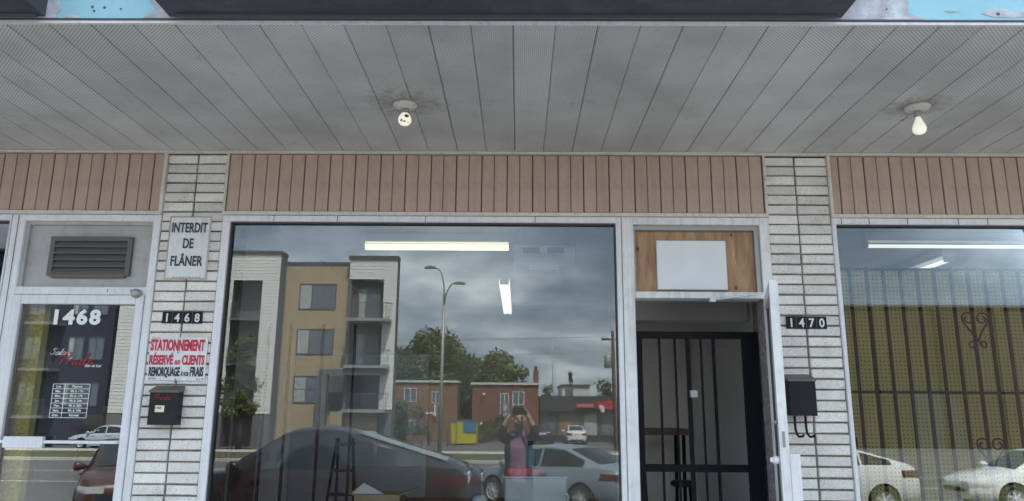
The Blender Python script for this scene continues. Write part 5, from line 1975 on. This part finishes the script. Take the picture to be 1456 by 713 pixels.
nd, ed = body_nodes()
HC = Vector((.01, .075, 1.64))
head = [(HC + Vector((0, -.012, .035)), (.077, .098, .085)), (HC + Vector((0, .018, -.045)), (.062, .075, .075)), (HC + Vector((0, .03, -.095)), (.035, .045, .03)),
        (HC + Vector((0, .102, -.022)), (.017, .02, .017)), (HC + Vector((0, .097, .002)), (.011, .016, .028)), (HC + Vector((0, .088, -.058)), (.025, .014, .008))]
for s in (-1, 1):
    head += [(HC + Vector((s * .082, -.005, -.01)), (.012, .024, .034)), (HC + Vector((s * .03, .084, .03)), (.024, .014, .008)), (HC + Vector((s * .042, .062, -.028)), (.026, .026, .024))]
body = blob_mesh(nd, ed, .0048, head, 3)
body.name = 'body'
body.materials.clear()
body.materials.append(M['skin'])
inst('body', body, per, (PX, PY, 0))


def garment(name, nodes, edges, m, keep=None, thick=False):
    me = blob_mesh(nodes, edges, .009, None, 4)
    if keep or thick:
        b = bmesh.new()
        b.from_mesh(me)
        bmesh.ops.delete(b, geom=[v for v in b.verts if not keep(v.co)], context='VERTS')
        # loose folds in the cloth
        for v in b.verts:
            v.co += v.normal * .006 * noise.noise(v.co * 14)
        bmesh.ops.solidify(b, geom=b.faces[:], thickness=.007)
        b.to_mesh(me)
        b.free()
    for p_ in me.polygons:
        p_.use_smooth = True
    me.name = name
    me.materials.clear()
    me.materials.append(M[m])
    return inst(name, me, per, (PX, PY, 0))


sh_n, sh_e = [(0, .005, .90, .165, .122)], []
chain(sh_n, sh_e, [(0, .012, 1.10, .158, .115), (0, .018, 1.27, .172, .126), (0, .008, 1.385, .148, .112), (0, .016, 1.455, .084, .078)], 0)
garment('shirt', sh_n, sh_e, 'plaid_shirt')
jk_n, jk_e = [(0, .0, .88, .185, .135)], []
c_ = chain(jk_n, jk_e, [(0, .0, 1.10, .180, .13), (0, .005, 1.27, .190, .135), (0, -.005, 1.405, .150, .115)], 0)
for s in (-1, 1):
    chain(jk_n, jk_e, [(s * .165, .0, 1.40, .074), (s * .190, .12, 1.438, .063), (s * .204, .222, 1.488, .057), (s * .183, .242, 1.55, .046)], c_)
garment('jacket', jk_n, jk_e, 'jacket', keep=lambda c: not (abs(c.x) < .080 + .05 * (1.42 - c.z) and c.y > .0 and c.z < 1.56))
jn_n, jn_e = [(0, .0, .99, .165, .118)], []
for s in (-1, 1):
    chain(jn_n, jn_e, [(s * .092, 0, .88, .105), (s * .102, .02, .50, .076), (s * .107, -.01, .30, .07), (s * .112, -.015, .09, .064)], 0)
garment('jeans', jn_n, jn_e, 'jeans')
for s in (-1, 1):
    garment('shoe', [(s * .112, -.03, .06, .05, .055), (s * .116, .06, .045, .048, .045), (s * .122, .16, .04, .042, .036)], [(0, 1), (1, 2)], 'shoe')
# hair cap, eyes, brows, mouth, beard shadow
hb = bmesh.new()
bmesh.ops.create_uvsphere(hb, u_segments=28, v_segments=18, radius=1, matrix=Matrix.Translation(HC + Vector((0, -.018, .042))) @ Matrix.Diagonal((.084, .104, .088, 1)))
bmesh.ops.delete(hb, geom=[v for v in hb.verts if v.co.z < HC.z + (.055 if v.co.y > HC.y + .02 else -.03 if v.co.y < HC.y - .03 else .0)], context='VERTS')
for v in hb.verts:
    v.co += (v.co - HC).normalized() * (.006 * noise.noise(v.co * 60))
hme = bpy.data.meshes.new('hair')
hb.to_mesh(hme)
hb.free()
for p in hme.polygons:
    p.use_smooth = True
hme.materials.append(M['hair'])
inst('hair', hme, per, (PX, PY, 0))
for s in (-1, 1):
    c0 = Vector((PX, PY, 0)) + HC + Vector((s * .031, .078, .014))
    MB().lathe([(.001, .0145), (.008, .0115), (.0125, .004), (.0125, -.004)], (c0.x, c0.y, c0.z), 'Y', 12).build('eye', 'eye_white', per)
    MB().lathe([(.0055, .0165), (.0055, .012)], (c0.x, c0.y, c0.z), 'Y', 10).build('iris', 'hair', per)
    c1 = c0 + Vector((0, .012, .02))
    MB().tube([c1 + Vector((-.02, -.006, -.002)), c1 + Vector((0, .004, .003)), c1 + Vector((.02, -.006, -.002))], [.003, .005, .003], 6).build('eyebrow', 'hair', per)
c0 = Vector((PX, PY, 0)) + HC
MB().tube([c0 + Vector((-.024, .094, -.059)), c0 + Vector((0, .104, -.056)), c0 + Vector((.024, .094, -.059))], [.003, .006, .003], 8).build('mouth', 'lip', per)
ph = thing('phone', 'black phone held sideways in both hands of the man', 'phone', (0, CAM.y - .03, 1.75))
MB().cbox(-.075, .075, CAM.y - .040, CAM.y - .032, 1.722, 1.796, .002).build('phone_body', 'phone', ph)
MB().box(-.07, .07, CAM.y - .0408, CAM.y - .0402, 1.727, 1.791).build('screen', 'black_plastic', ph)
